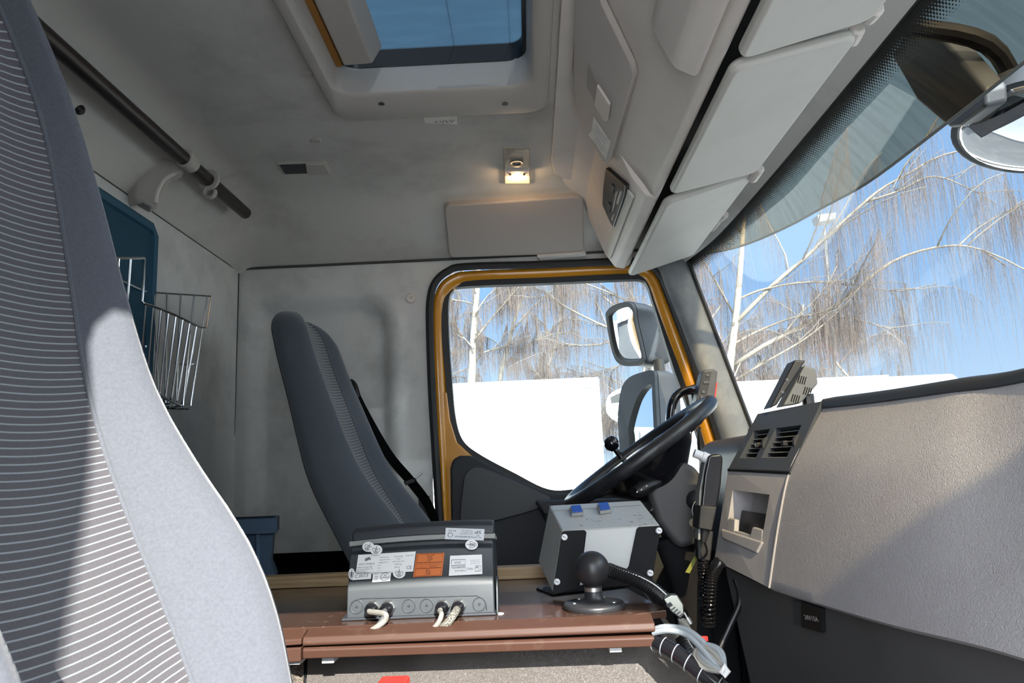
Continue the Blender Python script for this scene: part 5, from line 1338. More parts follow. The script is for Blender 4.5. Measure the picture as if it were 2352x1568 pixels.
lines(s6, p6_, n6, [[(0.13+0.06*math.cos(a), 0.62+0.20*math.sin(a)) for a in [2*math.pi*k/14 for k in range(15)]]] + [[(cx-0.03,cy+0.04),(cx-0.02,cy-0.08),(cx,cy+0.02),(cx+0.02,cy-0.08),(cx+0.03,cy+0.04)] for cx, cy in ((0.77,0.78),(0.90,0.80),(0.84,0.64))])
def seal(u, v, ru, rv, rot, lab, hh=0.0):
    fn = onl_
    bm = BM(); c = fn(u, v, hh); out = [fn(u + ru*math.cos(a), v + rv*math.sin(a), hh) for a in [2*math.pi*k/20 for k in range(20)]]
    prism(bm, out, Nl*0.0006); o = obj('crown_seal', bm, M['label_white'], tm, smooth=False, label=lab)
    bm = BM(); cr_, sr = math.cos(rot), math.sin(rot)
    def pp(x, y): return fn(u + ru*0.8*(x*cr_ - y*sr), v + rv*0.8*(x*sr + y*cr_), hh + 0.0009)
    for sg in ([(-0.8,-0.1),(-0.5,0.6),(0.5,0.6),(0.8,-0.1)], [(-0.8,-0.1),(-0.6,-0.45),(-0.25,-0.2),(-0.2,0.5)], [(0.8,-0.1),(0.6,-0.45),(0.25,-0.2),(0.2,0.5)], [(0,-1.0),(0,0.5)], [(-0.25,-0.2),(0,-0.5),(0.25,-0.2)], [(-0.3,0.6),(-0.3,0.9),(0.3,0.9),(0.3,0.6)]):
        tube(bm, [pp(*q) for q in sg], 0.0004, 4)
    obj('print_lines', bm, M['ink'], o, smooth=False)
seal(848, 1257, 14, 11.5, 0.5, 'round white crown seal at the upper left corner', 0.006)
seal(866, 1264, 14, 11.5, 0.1, 'round white crown seal overlapping its neighbour', 0.0068)
seal(1084, 1252, 14.5, 11.5, -1.5, 'round white crown seal below the silver label', 0.006)
seal(917, 1316, 14.5, 12, 0.05, 'round white crown seal beside the orange label', 0.0006)
seal(808, 1318, 7.5, 13, 0.1, 'half visible crown seal at the left edge', 0.0003)
# cables from the glands into the duct
def cable(pts, r, m, label, group=None, name='cable', n=22, seg=10):
    bm = BM(); tube(bm, spline(pts, n), r, seg); return tag(obj(name, bm, M[m]), label, 'cable', group)
def gout(i, t): q, d = glands[i]; return q + d*t
cable([gout(0,0.021), gout(0,0.025)+V(0.003,0,0), at(884,1410,Y=1.228), at(884,1424,Y=1.226), at(868,1438,Y=1.224), at(846,1452,Y=1.225)], 0.0046, 'cable_white', 'white cable from the first gland of the terminal, counted from the seat side')
cable([gout(1,0.021), gout(1,0.030), at(884,1412,Y=1.232), at(872,1432,Y=1.230), at(860,1452,Y=1.232)], 0.0042, 'cable_dark', 'thin dark grey cable from the second gland of the terminal')
cable([gout(2,0.021), gout(2,0.028), at(1014,1412,Y=1.226), at(1004,1434,Y=1.222), at(984,1453,Y=1.225)], 0.0040, 'cable_white', 'thin smooth white cable from the third gland of the terminal')
cable([gout(3,0.021), gout(3,0.028), at(1044,1408,Y=1.230), at(1030,1428,Y=1.224), at(1004,1452,Y=1.226)], 0.0062, 'braid', 'thick braided cable from the right hand gland of the terminal')
# crumbs of plaster on the board
p = at(1148, 1409, Z=SZ)
bm = BM(); lathe(bm, [(0.007,0.0),(0.006,0.0012),(0.0,0.0015)], p, (0,0,1), 12); tag(obj('plaster_chip', bm, M['clip_white']), 'white plaster blob on the board right of the terminal', 'blob')

rnd6 = random.Random(5)
# ------------------------------------------------------------------ switch box on a black bracket
cb = thing('switch_box', 'pale grey switch box with two blue rocker switches on a black bracket', 'switch box', at(1370, 1350, Y=1.47))
A_ = at(1291,1218,Y=1.440); B_ = at(1517,1205,Y=1.440); C_ = at(1497,1332,Y=1.425); D_ = at(1268,1362,Y=1.425)
E1_ = at(1262,1160,Y=1.60); F_ = at(1472,1148,Y=1.60); H_ = at(1236,1290,Y=1.585); G_ = F_ + (H_ - E1_)
bm = BM(); hexa(bm, [D_, C_, G_, H_, A_, B_, F_, E1_]); obj('box_body', bm, M['cream_box'], cb, bevel=0.004, seg=3)
# lid seam
def bl(a, b, t): return a.lerp(b, t)
nf = (B_-A_).cross(D_-A_).normalized();  nf = nf if nf.y < 0 else -nf
nt_ = (B_-A_).cross(E1_-A_).normalized(); nt_ = nt_ if nt_.z > 0 else -nt_
def onf(u, v, h=0.0): return at_plane(u, v, A_ + nf*0.0005, nf) + nf*h
def ont(u, v, h=0.0): return at_plane(u, v, A_ + nt_*0.0005, nt_) + nt_*h
bm = BM(); tube(bm, [ont(1266,1173), ont(1472,1160)], 0.0008, 4); tube(bm, [at_plane(1266,1173,A_,nt_), bl(E1_,H_,0.0)+V(0,0,0)], 0.0006, 4); obj('lid_seam', bm, M['switch_grey'], cb)
bk1 = bm = BM(); prism(bm, [onf(u, v) for u, v in ((1291,1222),(1296,1219),(1342,1217),(1347,1222),(1331,1352),(1268,1366))], nf*0.003); obj('bracket_plate', bm, M['matte_black'], cb, bevel=0.0008)
bm = BM(); prism(bm, [onf(u, v) for u, v in ((1467,1210),(1515,1207),(1517,1214),(1496,1342),(1436,1345),(1331,1352),(1332,1344),(1434,1312),(1444,1300),(1462,1214))], nf*0.003); obj('bracket_plate', bm, M['matte_black'], cb, bevel=0.0008)
bm = BM(); prism(bm, [at(1232,1354,Z=SZ), at(1252,1350,Z=SZ), at(1300,1352,Z=SZ), at(1500,1336,Z=SZ), at(1494,1342,Z=SZ), at(1268,1368,Z=SZ)], (0,0,0.003)); obj('bracket_foot', bm, M['matte_black'], cb)
for u, v in ((1296,1234),(1512,1219),(1279,1336),(1492,1316)):
    q = onf(u, v, 0.003)
    bm = BM(); lathe(bm, [(0.0062,0.0),(0.0062,0.006),(0.005,0.008),(0.0,0.0082)], q, nf, 20); sc_ = obj('plastic_screw', bm, M['spacer'], cb)
    bm = BM(); p = q + nf*0.0082; tube(bm, [p + V(-0.003,0,0.002), p + V(0.003,0,-0.001)], 0.0008, 4); obj('slot', bm, M['switch_grey'], sc_)
q = ont(1245, 1351)
bm = BM(); lathe(bm, [(0.005,0.0),(0.005,0.004),(0.0,0.004)], at(1243,1352,Z=SZ+0.003), (0,0,1), 8); obj('foot_bolt', bm, M['cable_dark'], cb)
for pts in ([(1308,1170),(1336,1167),(1342,1182),(1313,1185)], [(1371,1163),(1399,1161),(1405,1176),(1378,1180)]):
    bm = BM(); prism(bm, [ont(u, v+2) for u, v in pts], nt_*0.007); sbd = obj('switch_body', bm, M['switch_grey'], cb, bevel=0.0015)
    c = sum((Vector((u, v)) for u, v in pts), Vector((0,0)))/4
    ins = [c + (Vector((u, v)) - c)*0.80 for u, v in pts]
    t0 = [ont(u, v+2, 0.007) for u, v in ins]
    bm = BM(); top = [t0[0]+nt_*0.0045, t0[1]+nt_*0.0045, t0[2]+nt_*0.002, t0[3]+nt_*0.002]
    hexa(bm, t0 + top); obj('rocker', bm, M['switch_blue'], sbd, bevel=0.0008)
bm = BM()
for k in range(34):
    u, v = rnd6.gauss(1400, 60), rnd6.gauss(1193, 9)
    if k > 24: u, v = rnd6.gauss(1470, 18), rnd6.gauss(1172, 9)
    u = max(1310, min(1495, u)); v = max(1166, min(1206, v)); a = rnd6.uniform(-0.4, 0.5); l_ = rnd6.uniform(2, 9)
    tube(bm, [ont(u, v, 0.0001), ont(u + l_*0.5, v + l_*a*0.5 + rnd6.uniform(-1,1), 0.0002), ont(u + l_, v + l_*a, 0.0001)], rnd6.uniform(0.0002, 0.0005), 4)
obj('scuff_marks', bm, mat('scuff', (0.22,0.21,0.20), 0.8), cb, label='dark scuffs on the box lid')

# ------------------------------------------------------------------ ball mount
bc = at(1365, 1397, Z=SZ)
bmn = thing('ball_mount', 'black rubber ball mount on a round screwed base plate', 'ball mount', bc)
bm = BM(); lathe(bm, [(0.0,0.0),(0.050,0.0),(0.0515,0.003),(0.0515,0.007),(0.049,0.0105),(0.030,0.012),(0.020,0.014),(0.0155,0.018),(0.0145,0.030)], bc, (0,0,1), 48); obj('base_plate', bm, M['ball'], bmn, angle=50)
bm = BM(); lathe(bm, [(0.0145,0.022),(0.0145,0.036),(0.010,0.040)], bc, (0,0,1), 28); obj('neck', bm, M['ball'], bmn)
bm = BM(); lathe(bm, [(0.0149,0.0285),(0.0149,0.0345)], bc, (0,0,1), 24); obj('neck_collar', bm, M['steel'], bmn)
R_ = 0.0292
bm = BM(); lathe(bm, [(0.0105,0.036)] + [(R_*math.sin(math.radians(a)), 0.064 - R_*math.cos(math.radians(a))) for a in range(22, 181, 6)], bc, (0,0,1), 48); obj('ball', bm, M['ball'], bmn, angle=180)
for a in (200, 330, 60, 130):
    q = bc + V(math.cos(math.radians(a))*0.036, math.sin(math.radians(a))*0.036, 0.0105)
    bm = BM(); lathe(bm, [(0.0045,0.0),(0.0042,0.0022),(0.0,0.003)], q, (0,0,1), 14); obj('base_screw', bm, M['steel'], bmn)

# ------------------------------------------------------------------ conduit, connector and the bundle of cables
def conduit(pts, r, pitch, label, name='corrugated_conduit', stripe=None, n=160):
    path = resample(spline(pts, 80), n); root = thing(name, label, 'conduit', path[0])
    ln = sum((b-a).length for a, b in zip(path, path[1:])); k = ln/n
    rr = [r*(1.0 if math.sin(2*math.pi*i*k/pitch) > 0 else 0.86) for i in range(n)]
    bm = BM(); tube(bm, path, rr, 14); obj('tube', bm, M['black'], root, angle=25)
    if stripe:
        bm = BM(); tube(bm, [p + stripe*r for p in path], 0.0011, 6); obj('stripe', bm, M['clip_white'], root)
    return root
conduit([at(1398,1308,Y=1.36), at(1420,1317,Y=1.34), at(1462,1332,Y=1.315), at(1500,1353,Y=1.30), at(1536,1385,Y=1.29)], 0.0125, 0.0046, 'black corrugated conduit with a white stripe behind the ball mount', stripe=V(0.25,-0.75,0.6).normalized())
cn = thing('serial_connector', 'grey metal serial plug at the end of the striped conduit', 'connector', at(1555, 1410, Y=1.27))
cpts = [at(1530,1372,Y=1.27), at(1548,1368,Y=1.27), at(1556,1376,Y=1.27), at(1566,1384,Y=1.27), at(1574,1404,Y=1.27), at(1572,1430,Y=1.27), at(1562,1424,Y=1.27), at(1538,1398,Y=1.27)]
bm = BM(); prism(bm, [at(u, v, Y=1.262) for u, v in ((1524,1376),(1542,1366),(1556,1366),(1570,1388),(1572,1412),(1563,1420),(1541,1404))], (0,0.018,0)); sh = obj('shell', bm, M['dsub'], cn, bevel=0.002)
bm = BM(); prism(bm, [at(u, v, Y=1.2615) for u, v in ((1529,1388),(1540,1382),(1546,1390),(1535,1396))], (0,0.003,0)); obj('window', bm, M['black'], sh)
for k in range(4):
    bm = BM(); tube(bm, [at(1541+6*k, 1402+5*k, Y=1.2610), at(1551+6*k, 1394+5*k, Y=1.2610)], 0.0010, 6); obj('grip_ridge', bm, M['cable_dark'], sh)
for (u, v, u2, v2) in ((1571,1406,1586,1432),(1558,1420,1570,1444)):
    bm = BM(); tube(bm, [at(u,v,Y=1.265), at((u+u2)/2,(v+v2)/2,Y=1.265), at((u+u2)/2,(v+v2)/2,Y=1.265), at(u2,v2,Y=1.265)], [0.002,0.002,0.0042,0.0042], 10); obj('thumb_screw', bm, M['steel'], cn)
cable([at(1566,1426,Y=1.27), at(1574,1440,Y=1.26), at(1590,1462,Y=1.24), at(1620,1500,Y=1.20)], 0.007, 'cable_white', 'stout cream cable leading down from the serial plug')
conduit([at(1564,1462,Y=1.22), at(1580,1490,Y=1.21), at(1605,1520,Y=1.20), at(1640,1560,Y=1.19)], 0.0105, 0.0042, 'short black corrugated conduit with a pale stripe in the footwell', stripe=V(0.5,-0.75,0.4).normalized())
cable([at(1500,1447,Y=1.215), at(1530,1440,Y=1.20), at(1575,1446,Y=1.19), at(1610,1470,Y=1.18), at(1640,1505,Y=1.17), at(1664,1538,Y=1.16)], 0.0050, 'cable_grey', 'upper pale grey cable arching out of the duct end', 'grey cables looping out of the duct end')
cable([at(1500,1453,Y=1.205), at(1535,1447,Y=1.19), at(1575,1456,Y=1.18), at(1605,1482,Y=1.17), at(1632,1514,Y=1.16), at(1656,1544,Y=1.15)], 0.0046, 'cable_grey', 'lower pale grey cable arching out of the duct end', 'grey cables looping out of the duct end')
for i, (du, dv) in enumerate(((0,0),(10,-4),(-9,6),(18,-2))):
    cable([at(1668-du*0.2,1538+dv*0.3,Y=1.15), at(1640+du,1500+dv,Y=1.165), at(1612+du,1484+dv,Y=1.175), at(1602+du*0.6,1504+dv,Y=1.17), at(1622+du*0.6,1528+dv,Y=1.155), at(1662,1542,Y=1.145)], 0.0040, ('cable_white','cable_grey','cable_white','cable_grey')[i], ('innermost white loop of the cable bundle in the footwell','outer grey loop of the cable bundle in the footwell','lower white loop of the cable bundle in the footwell','outermost grey loop of the cable bundle in the footwell')[i], 'loops of the cable bundle in the footwell', n=30)
bm = BM(); tube(bm, [at(1666,1530,Y=1.145), at(1672,1540,Y=1.14), at(1664,1550,Y=1.14), at(1656,1543,Y=1.145)], 0.0045, 8, True); tag(obj('cable_tie', bm, M['clip_white']), 'white tie round the tip of the cable bundle', 'cable tie')
sw_ = thing('spiral_wrap', 'thick black spiral-wrapped hose from the duct end down to the footwell', 'hose', at(1505, 1470, Y=1.20))
sp_ = spline([at(1498,1470,Y=1.215), at(1525,1484,Y=1.20), at(1570,1512,Y=1.18), at(1620,1552,Y=1.16), at(1680,1600,Y=1.14)], 60)
bm = BM(); tube(bm, sp_, 0.0135, 16); obj('hose', bm, M['gloss_black'], sw_)
for i in range(6, 58, 9):
    t = (sp_[i+1]-sp_[i]).normalized(); x = V(0,-1,0.2); x = (x - t*x.dot(t)).normalized(); y = t.cross(x)
    bm = BM(); tube(bm, [sp_[i] + (x*math.cos(a) + y*math.sin(a))*0.0136 + t*(0.004*a/3) for a in [math.radians(-110 + 220*k/14) for k in range(15)]], 0.0009, 5); obj('wrap_edge', bm, M['cable_grey'], sw_)
# dark pedal and cables deep in the footwell
cable([at(1690,1330,Y=1.76), at(1700,1380,Y=1.76), at(1675,1440,Y=1.76), at(1650,1500,Y=1.75), at(1640,1560,Y=1.75)], 0.007, 'black', 'thick black cable hanging below the dashboard corner')
bm = BM(); p = at(1618, 1466, Y=1.40); box(bm, tuple(p - V(0.006,0.004,0.004)), tuple(p + V(0.006,0.004,0.004))); tag(obj('red_plug', bm, M['red'], bevel=0.001), 'tiny red plug among the dark cables of the footwell', 'plug')

# ------------------------------------------------------------------ outside the cab
GZ = -2.2
bm = BM(); box(bm, (-60, -60, GZ-0.2), (70, 90, GZ)); struct('ground', bm, M['asphalt'])
bm = BM(); box(bm, (-60, 4.2, GZ-0.1), (70, 10.4, GZ+0.004)); struct('asphalt_lane_ground', bm, M['lane'])

# smoked shade over the windscreen, its brackets and the kerb mirror
sh_ = thing('exterior_sun_shade', 'smoked grey plastic sun shade outside the top of the windscreen', 'sun shade', (0.8, 1.115, 0.75))
LOW = [(0.600,2.43,0.70),(0.722,2.35,0.70),(0.809,2.18,0.70),(0.864,1.99,0.70),(0.908,1.82,0.70),(0.930,1.52,0.702),(0.943,1.277,0.704),(0.945,1.115,0.705)]
LOW = LOW + [(0.950,0.90,0.705),(0.955,0.60,0.702),(0.952,0.30,0.70),(0.93,0.05,0.70),(0.85,-0.12,0.70),(0.70,-0.20,0.70)]  # passenger side widened out of view to filter the sun on the dashboard
lo_ = spline(LOW, 61)
rows = []
for k in range(6):
    f = k/5
    rows.append([p.lerp(V(min(p.x, 0.672), p.y, 0.90), f) + V(0.02, 0, 0.02)*math.sin(math.pi*f) for p in lo_])
bm = BM(); grid(bm, rows); obj('shade_sheet', bm, M['sun_shade'], sh_, angle=180)
bm = BM(); tube(bm, lo_, 0.004, 6); obj('shade_edge', bm, M['cable_dark'], sh_)
bm = BM(); prism(bm, [at(u, v, X=0.972) for u, v in ((2045,128),(2078,78),(2150,72),(2262,205),(2264,246),(2205,290),(2180,296),(2105,232))], (0.05, 0, 0.01)); obj('shade_bracket', bm, M['dark_plastic'], sh_, bevel=0.01, seg=3)
km = thing('kerb_mirror', 'dark rimmed domed front mirror hanging outside the windscreen top', 'mirror', V(1.13, 1.40, 0.75))
KC = at(2398, 285, X=1.16); KN = V(-0.30, -0.12, -0.95).normalized()
bm = BM(); lathe(bm, [(0.0,-0.12),(0.08,-0.105),(0.145,-0.055),(0.172,0.0),(0.176,0.012),(0.170,0.014)], KC, KN, 40); obj('shell', bm, M['dark_plastic'], km, angle=60)
bm = BM(); lathe(bm, [(0.170,0.010),(0.150,0.022),(0.10,0.034),(0.05,0.040),(0.0,0.042)], KC, KN, 40); obj('mirror_glass', bm, M['mirror'], km, angle=180)
bm = BM(); tube(bm, spline([V(0.66,1.50,0.945), V(0.85,1.50,0.93), V(1.02,1.47,0.86), KC + V(-0.03,0.02,0.07)], 16), 0.02, 10); obj('arm', bm, M['matte_black'], km)

# driver's side mirrors
dm = thing('main_mirror', 'tall dark door mirror outside the driver window, lower of the two', 'mirror', at(1500, 1100, Y=2.80))
def mirror_set(root, gpx, Yl, Yr, tilt, vc):
    """gpx: the glass outline; hpx: the housing outline; both run from the far (rear) edge to the front edge."""
    us = [u for u, v in gpx]; u0, u1 = min(us), max(us)
    pts = [at(u, v, Y=Yl + (Yr-Yl)*(u-u0)/(u1-u0) + tilt*(v-vc)) for u, v in gpx]
    n = (pts[len(pts)//3]-pts[0]).cross(pts[2*len(pts)//3]-pts[0]).normalized()
    if n.y > 0: n = -n
    return pts, n
g_px = [(1434,1010),(1431,960),(1437,905),(1452,880),(1480,868),(1503,866),(1507,900),(1512,1000),(1514,1130),(1440,1130)]
gp, gn = mirror_set(dm, g_px, 2.90, 2.74, 0.0, 0)
cgl = sum(gp, V(0,0,0))/len(gp)
outer = [cgl + (p-cgl)*1.13 for p in gp]
inn = [at_plane(u, v, cgl, gn) for u, v in ((1452,1010),(1450,985),(1458,950),(1470,915),(1486,892),(1503,884),(1505,910),(1509,1000),(1511,1120),(1456,1120))]
bm = BM(); ring_prism(bm, spline(outer, 60, True), spline(inn, 60, True), gn*0.016); obj('rim', bm, M['dark_plastic'], dm)
bm = BM(); prism(bm, spline([cgl + (p-cgl)*0.96 for p in gp], 60, True), -gn*0.004); obj('mirror_glass', bm, M['mirror'], dm, smooth=False)
bm = BM(); back = V(0.11, 0.06, 0)
o1 = spline(outer, 60, True); rows = [[p - gn*0.003 for p in o1], [p + back*0.45 for p in o1], [cgl + (p-cgl)*0.93 + back*0.85 for p in o1], [cgl + (p-cgl)*0.75 + back for p in o1]]
g_ = grid(bm, rows, closed=True); bm.faces.new(g_[-1]); obj('housing', bm, M['vent_grey'], dm, angle=50)
bm = BM(); tube(bm, [at(1530,1080,Y=2.86), V(0.60, 2.75, -0.12), V(0.70, 2.42, -0.15)], 0.025, 10); obj('mirror_arm', bm, M['dark_plastic'], dm)
um = thing('wide_angle_mirror', 'small dark wide-angle door mirror outside the driver window, upper of the two', 'mirror', at(1480, 830, Y=2.80))
g_px = [(1402,735),(1404,718),(1420,706),(1445,701),(1458,712),(1462,740),(1476,800),(1478,822),(1462,829),(1430,826),(1414,800)]
gp, gn2 = mirror_set(um, g_px, 2.92, 2.78, 0.0009, 765)
cgu = sum(gp, V(0,0,0))/len(gp)
outer = [cgu + (p-cgu)*1.14 for p in gp]; o1 = spline(outer, 60, True)
bm = BM(); ring_prism(bm, o1, spline([cgu + (p-cgu)*0.97 for p in gp], 60, True), gn2*0.012); obj('rim', bm, M['dark_plastic'], um)
bm = BM()
ctr_ = cgu + gn2*0.012
i1 = spline([cgu + (p-cgu)*0.99 for p in gp], 60, True)
g_ = grid(bm, [i1, [ctr_ + (p-cgu)*0.66 - gn2*0.0035 for p in i1], [ctr_ + (p-cgu)*0.33 - gn2*0.001 for p in i1]], closed=True); bm.faces.new(g_[-1]); obj('mirror_glass', bm, M['mirror'], um, angle=180)
bm = BM(); back = V(0.115, 0.05, -0.01)
g_ = grid(bm, [[p - gn2*0.003 for p in o1], [p + back*0.5 for p in o1], [cgu + (p-cgu)*0.9 + back*0.9 for p in o1], [cgu + (p-cgu)*0.7 + back for p in o1]], closed=True); bm.faces.new(g_[-1]); obj('housing', bm, M['vent_grey'], um, angle=50)
bm = BM(); tube(bm, [at(1512,826,Y=2.84), at(1516,862,Y=2.84)], 0.022, 12); tube(bm, [at(1500,640,Y=2.84), at(1513,700,Y=2.84), at(1518,760,Y=2.84)], 0.02, 12); obj('mirror_arm', bm, M['dark_plastic'], um)

# ------------------------------------------------------------------ vehicles parked beyond
tb = thing('box_trailer', 'white box trailer parked beside the truck, filling the driver window', 'trailer', (-3, 10.8, GZ))
YT = 10.8
tr_ = at(1376, 865, Y=YT)
bm = BM(); box(bm, (-9.5, YT, -1.15), (tr_.x, YT+2.5, tr_.z)); obj('body', bm, M['white_truck'], tb, bevel=0.03)
bm = BM(); box(bm, (-9.5, YT-0.012, tr_.z-0.16), (tr_.x-0.13, YT+0.02, tr_.z-0.15)); obj('top_seam', bm, M['truck_rail'], tb)
bm = BM(); box(bm, (tr_.x-0.145, YT-0.012, -1.1), (tr_.x-0.135, YT+0.02, tr_.z-0.03)); obj('corner_seam', bm, M['truck_rail'], tb)
q = at(1301, 885, Y=YT); q2 = at(1360, 893, Y=YT)
bm = BM(); box(bm, (q.x, YT-0.006, q2.z), (q2.x, YT+0.01, q.z)); box(bm, (q2.x-0.045, YT-0.006, q2.z-0.33), (q2.x, YT+0.01, q2.z)); obj('corner_marking', bm, M['truck_rail'], tb)
bm = BM(); box(bm, (-9.3, YT+0.2, -1.75), (tr_.x-0.2, YT+2.3, -1.15)); obj('chassis', bm, M['dark_plastic'], tb)
for x in (-8.5, -7.2, -5.9):
    bm = BM(); lathe(bm, [(0.28,-0.13),(0.5,-0.11),(0.5,0.11),(0.28,0.13)], (x, YT+0.35, GZ+0.5), (0,-1,0), 28); obj('wheel', bm, M['rubber'], tb)
bm = BM(); box(bm, (0.35, YT+0.3, GZ), (0.5, YT+0.45, -1.7)); obj('landing_leg', bm, M['lamp_pole'], tb)
t2_ = thing('box_truck', 'white box truck parked ahead, its roof edge above the dashboard', 'truck', (4.5, 12, GZ))
a = at(1700, 879, Y=12.0); b = at(2085, 885, Y=12.0)
bm = BM(); prism(bm, [V(2.36, 12, -1.4), V(2.36, 12, a.z-0.01), V(a.x, 12, a.z), V(6.9, 12, a.z), V(7.0, 12, a.z-0.1), V(7.0, 12, -1.4)], (0, 2.4, 0)); obj('body', bm, M['white_truck'], t2_, bevel=0.04)
for x in (2.50, 2.72):
    bm = BM(); box(bm, (x, 11.985, -1.35), (x+0.025, 12.02, a.z-0.1)); obj('corner_seam', bm, M['truck_rail'], t2_)
bm = BM(); box(bm, (2.5, 12.2, -1.8), (9.0, 14.2, -1.4)); obj('chassis', bm, M['dark_plastic'], t2_)
bm = BM(); prism(bm, [V(7.1,12.1,-1.7), V(7.1,12.1,0.6), V(8.2,12.1,0.6), V(8.7,12.1,-0.4), V(8.8,12.1,-1.7)], (0,2.2,0)); obj('cab', bm, M['white_truck'], t2_, bevel=0.05)
for x in (3.6, 8.0):
    bm = BM(); lathe(bm, [(0.28,-0.13),(0.5,-0.11),(0.5,0.11),(0.28,0.13)], (x, 12.25, GZ+0.5), (0,-1,0), 28); obj('wheel', bm, M['rubber'], t2_)
fu = thing('refrigerated_truck', 'distant white truck with a rounded cooling unit, seen left of the door mirror', 'truck', (2.3, 16, GZ))
Yf = 16.0
fo_ = [(1396,920),(1402,903),(1420,893),(1470,880),(1475,985),(1440,975),(1410,958),(1398,945)]
bm = BM(); prism(bm, [at(u, v, Y=Yf) for u, v in fo_], (0, 0.5, 0)); cu_ = obj('cooling_unit', bm, M['white_truck'], fu, bevel=0.05, seg=3)
bm = BM(); prism(bm, [at(u, v, Y=Yf-0.01) for u, v in ((1402,912),(1420,903),(1470,896),(1470,918),(1404,926))], (0, 0.05, 0)); obj('grille', bm, M['black'], cu_)
bm = BM(); prism(bm, [at(u, v, Y=Yf-0.01) for u, v in ((1404,944),(1470,942),(1470,954),(1416,954))], (0, 0.05, 0)); obj('vent_slot', bm, M['cable_dark'], cu_)
for k in range(5):
    bm = BM(); prism(bm, [at(u+7*k, v, Y=Yf-0.01) for u, v in ((1408,931),(1413,930),(1413,938),(1408,939))], (0, 0.02, 0)); obj('grille_bar', bm, M['cable_grey'], cu_)
bm = BM(); c = at(1420, 890, Y=Yf+0.5); box(bm, (c.x+0.25, Yf+0.5, -1.4), (c.x+6, Yf+3.0, c.z+0.02)); obj('body', bm, M['white_truck'], fu)
bm = BM(); box(bm, (c.x-0.1, Yf+0.3, -2.195), (c.x+6, Yf+3.0, -1.4)); obj('chassis', bm, M['cable_dark'], fu)
# the truck whose side the door mirror shows
mt = thing('box_trailer', 'white box trailer behind the truck, seen only in the lower door mirror', 'trailer', (-14, 6, GZ))
bm = BM(); box(bm, (-26, 4.2, -1.1), (-13, 6.7, 2.1)); obj('body', bm, M['white_truck'], mt, bevel=0.03)
bm = BM(); box(bm, (-26, 4.3, -2.15), (-13.2, 6.6, -1.1)); obj('chassis', bm, M['dark_plastic'], mt)
for k in range(6):
    bm = BM(); box(bm, (-13.0, 4.25+0.45*k, -1.0), (-12.98, 4.28+0.45*k, 2.0)); obj('panel_joint', bm, M['truck_rail'], mt)

shade_truck = thing('box_truck', 'white box truck added out of view on the passenger side to shade the dashboard', 'truck', (4, -3, GZ))  # unseen truck added so that its top edge casts the dashboard shadow
bm = BM(); box(bm, (1.02, -4.15, -1.1), (9.0, -1.65, 1.79)); obj('body', bm, M['white_truck'], shade_truck, bevel=0.02)
bm = BM(); box(bm, (1.2, -4.0, -2.19), (8.8, -1.8, -1.1)); obj('chassis', bm, M['dark_plastic'], shade_truck)
lp_ = thing('lamp_post', 'thin grey lamp post with boxy head in front of the birches', 'street lamp', at(1925, 900, Y=19))
pb, pt = at(1922, 890, Y=19), at(1893, 522, Y=19)
bm = BM(); tube(bm, [pb + (pb-pt)*0.85, pb, pt], [0.055,0.05,0.035], 10); obj('pole', bm, M['lamp_pole'], lp_)
hd = at(1893, 506, Y=19)
bm = BM(); hexa(bm, [hd + V(a, b, c) for a, b, c in ((-0.22,-0.2,-0.11),(0.22,-0.2,-0.06),(0.22,0.2,-0.06),(-0.22,0.2,-0.11),(-0.26,-0.22,0.10),(0.26,-0.22,0.14),(0.26,0.22,0.14),(-0.26,0.22,0.10))]); obj('lamp_head', bm, M['truck_rail'], lp_, bevel=0.03)

# ------------------------------------------------------------------ birches
rnd = random.Random(11)
def hanging(bm, p, L, r, sway=0.25, n=6):
    """One drooping birch twig."""
    a = rnd.uniform(0, 6.28); out = V(math.cos(a), math.sin(a), 0)*rnd.uniform(0.08, 0.35)*L*0.5
    pts = []
    for k in range(n):
        f = k/(n-1)
        pts.append(p + out*(1-(1-f)**2) + V(rnd.uniform(-1,1), rnd.uniform(-1,1), 0)*sway*0.10*L*f + V(0,0,0.12*L*math.sin(min(1, f*2.2)*math.pi)*0.6 - L*f**1.5))
    tube(bm, pts, [r*(1-0.6*k/(n-1)) for k in range(n)], 3)
    return pts
def side_branch(bm, p, d, L, r, n=7, curl=0.25):
    pts = [p]
    for k in range(1, n):
        d = (d + V(rnd.uniform(-1,1), rnd.uniform(-1,1), rnd.uniform(-0.7,0.9))*0.28 + V(0,0,curl*(0.35-k/n))).normalized()
        pts.append(pts[-1] + d*L/(n-1))
    tube(bm, pts, [r*(1-0.75*k/(n-1)) for k in range(n)], 5)
    return pts
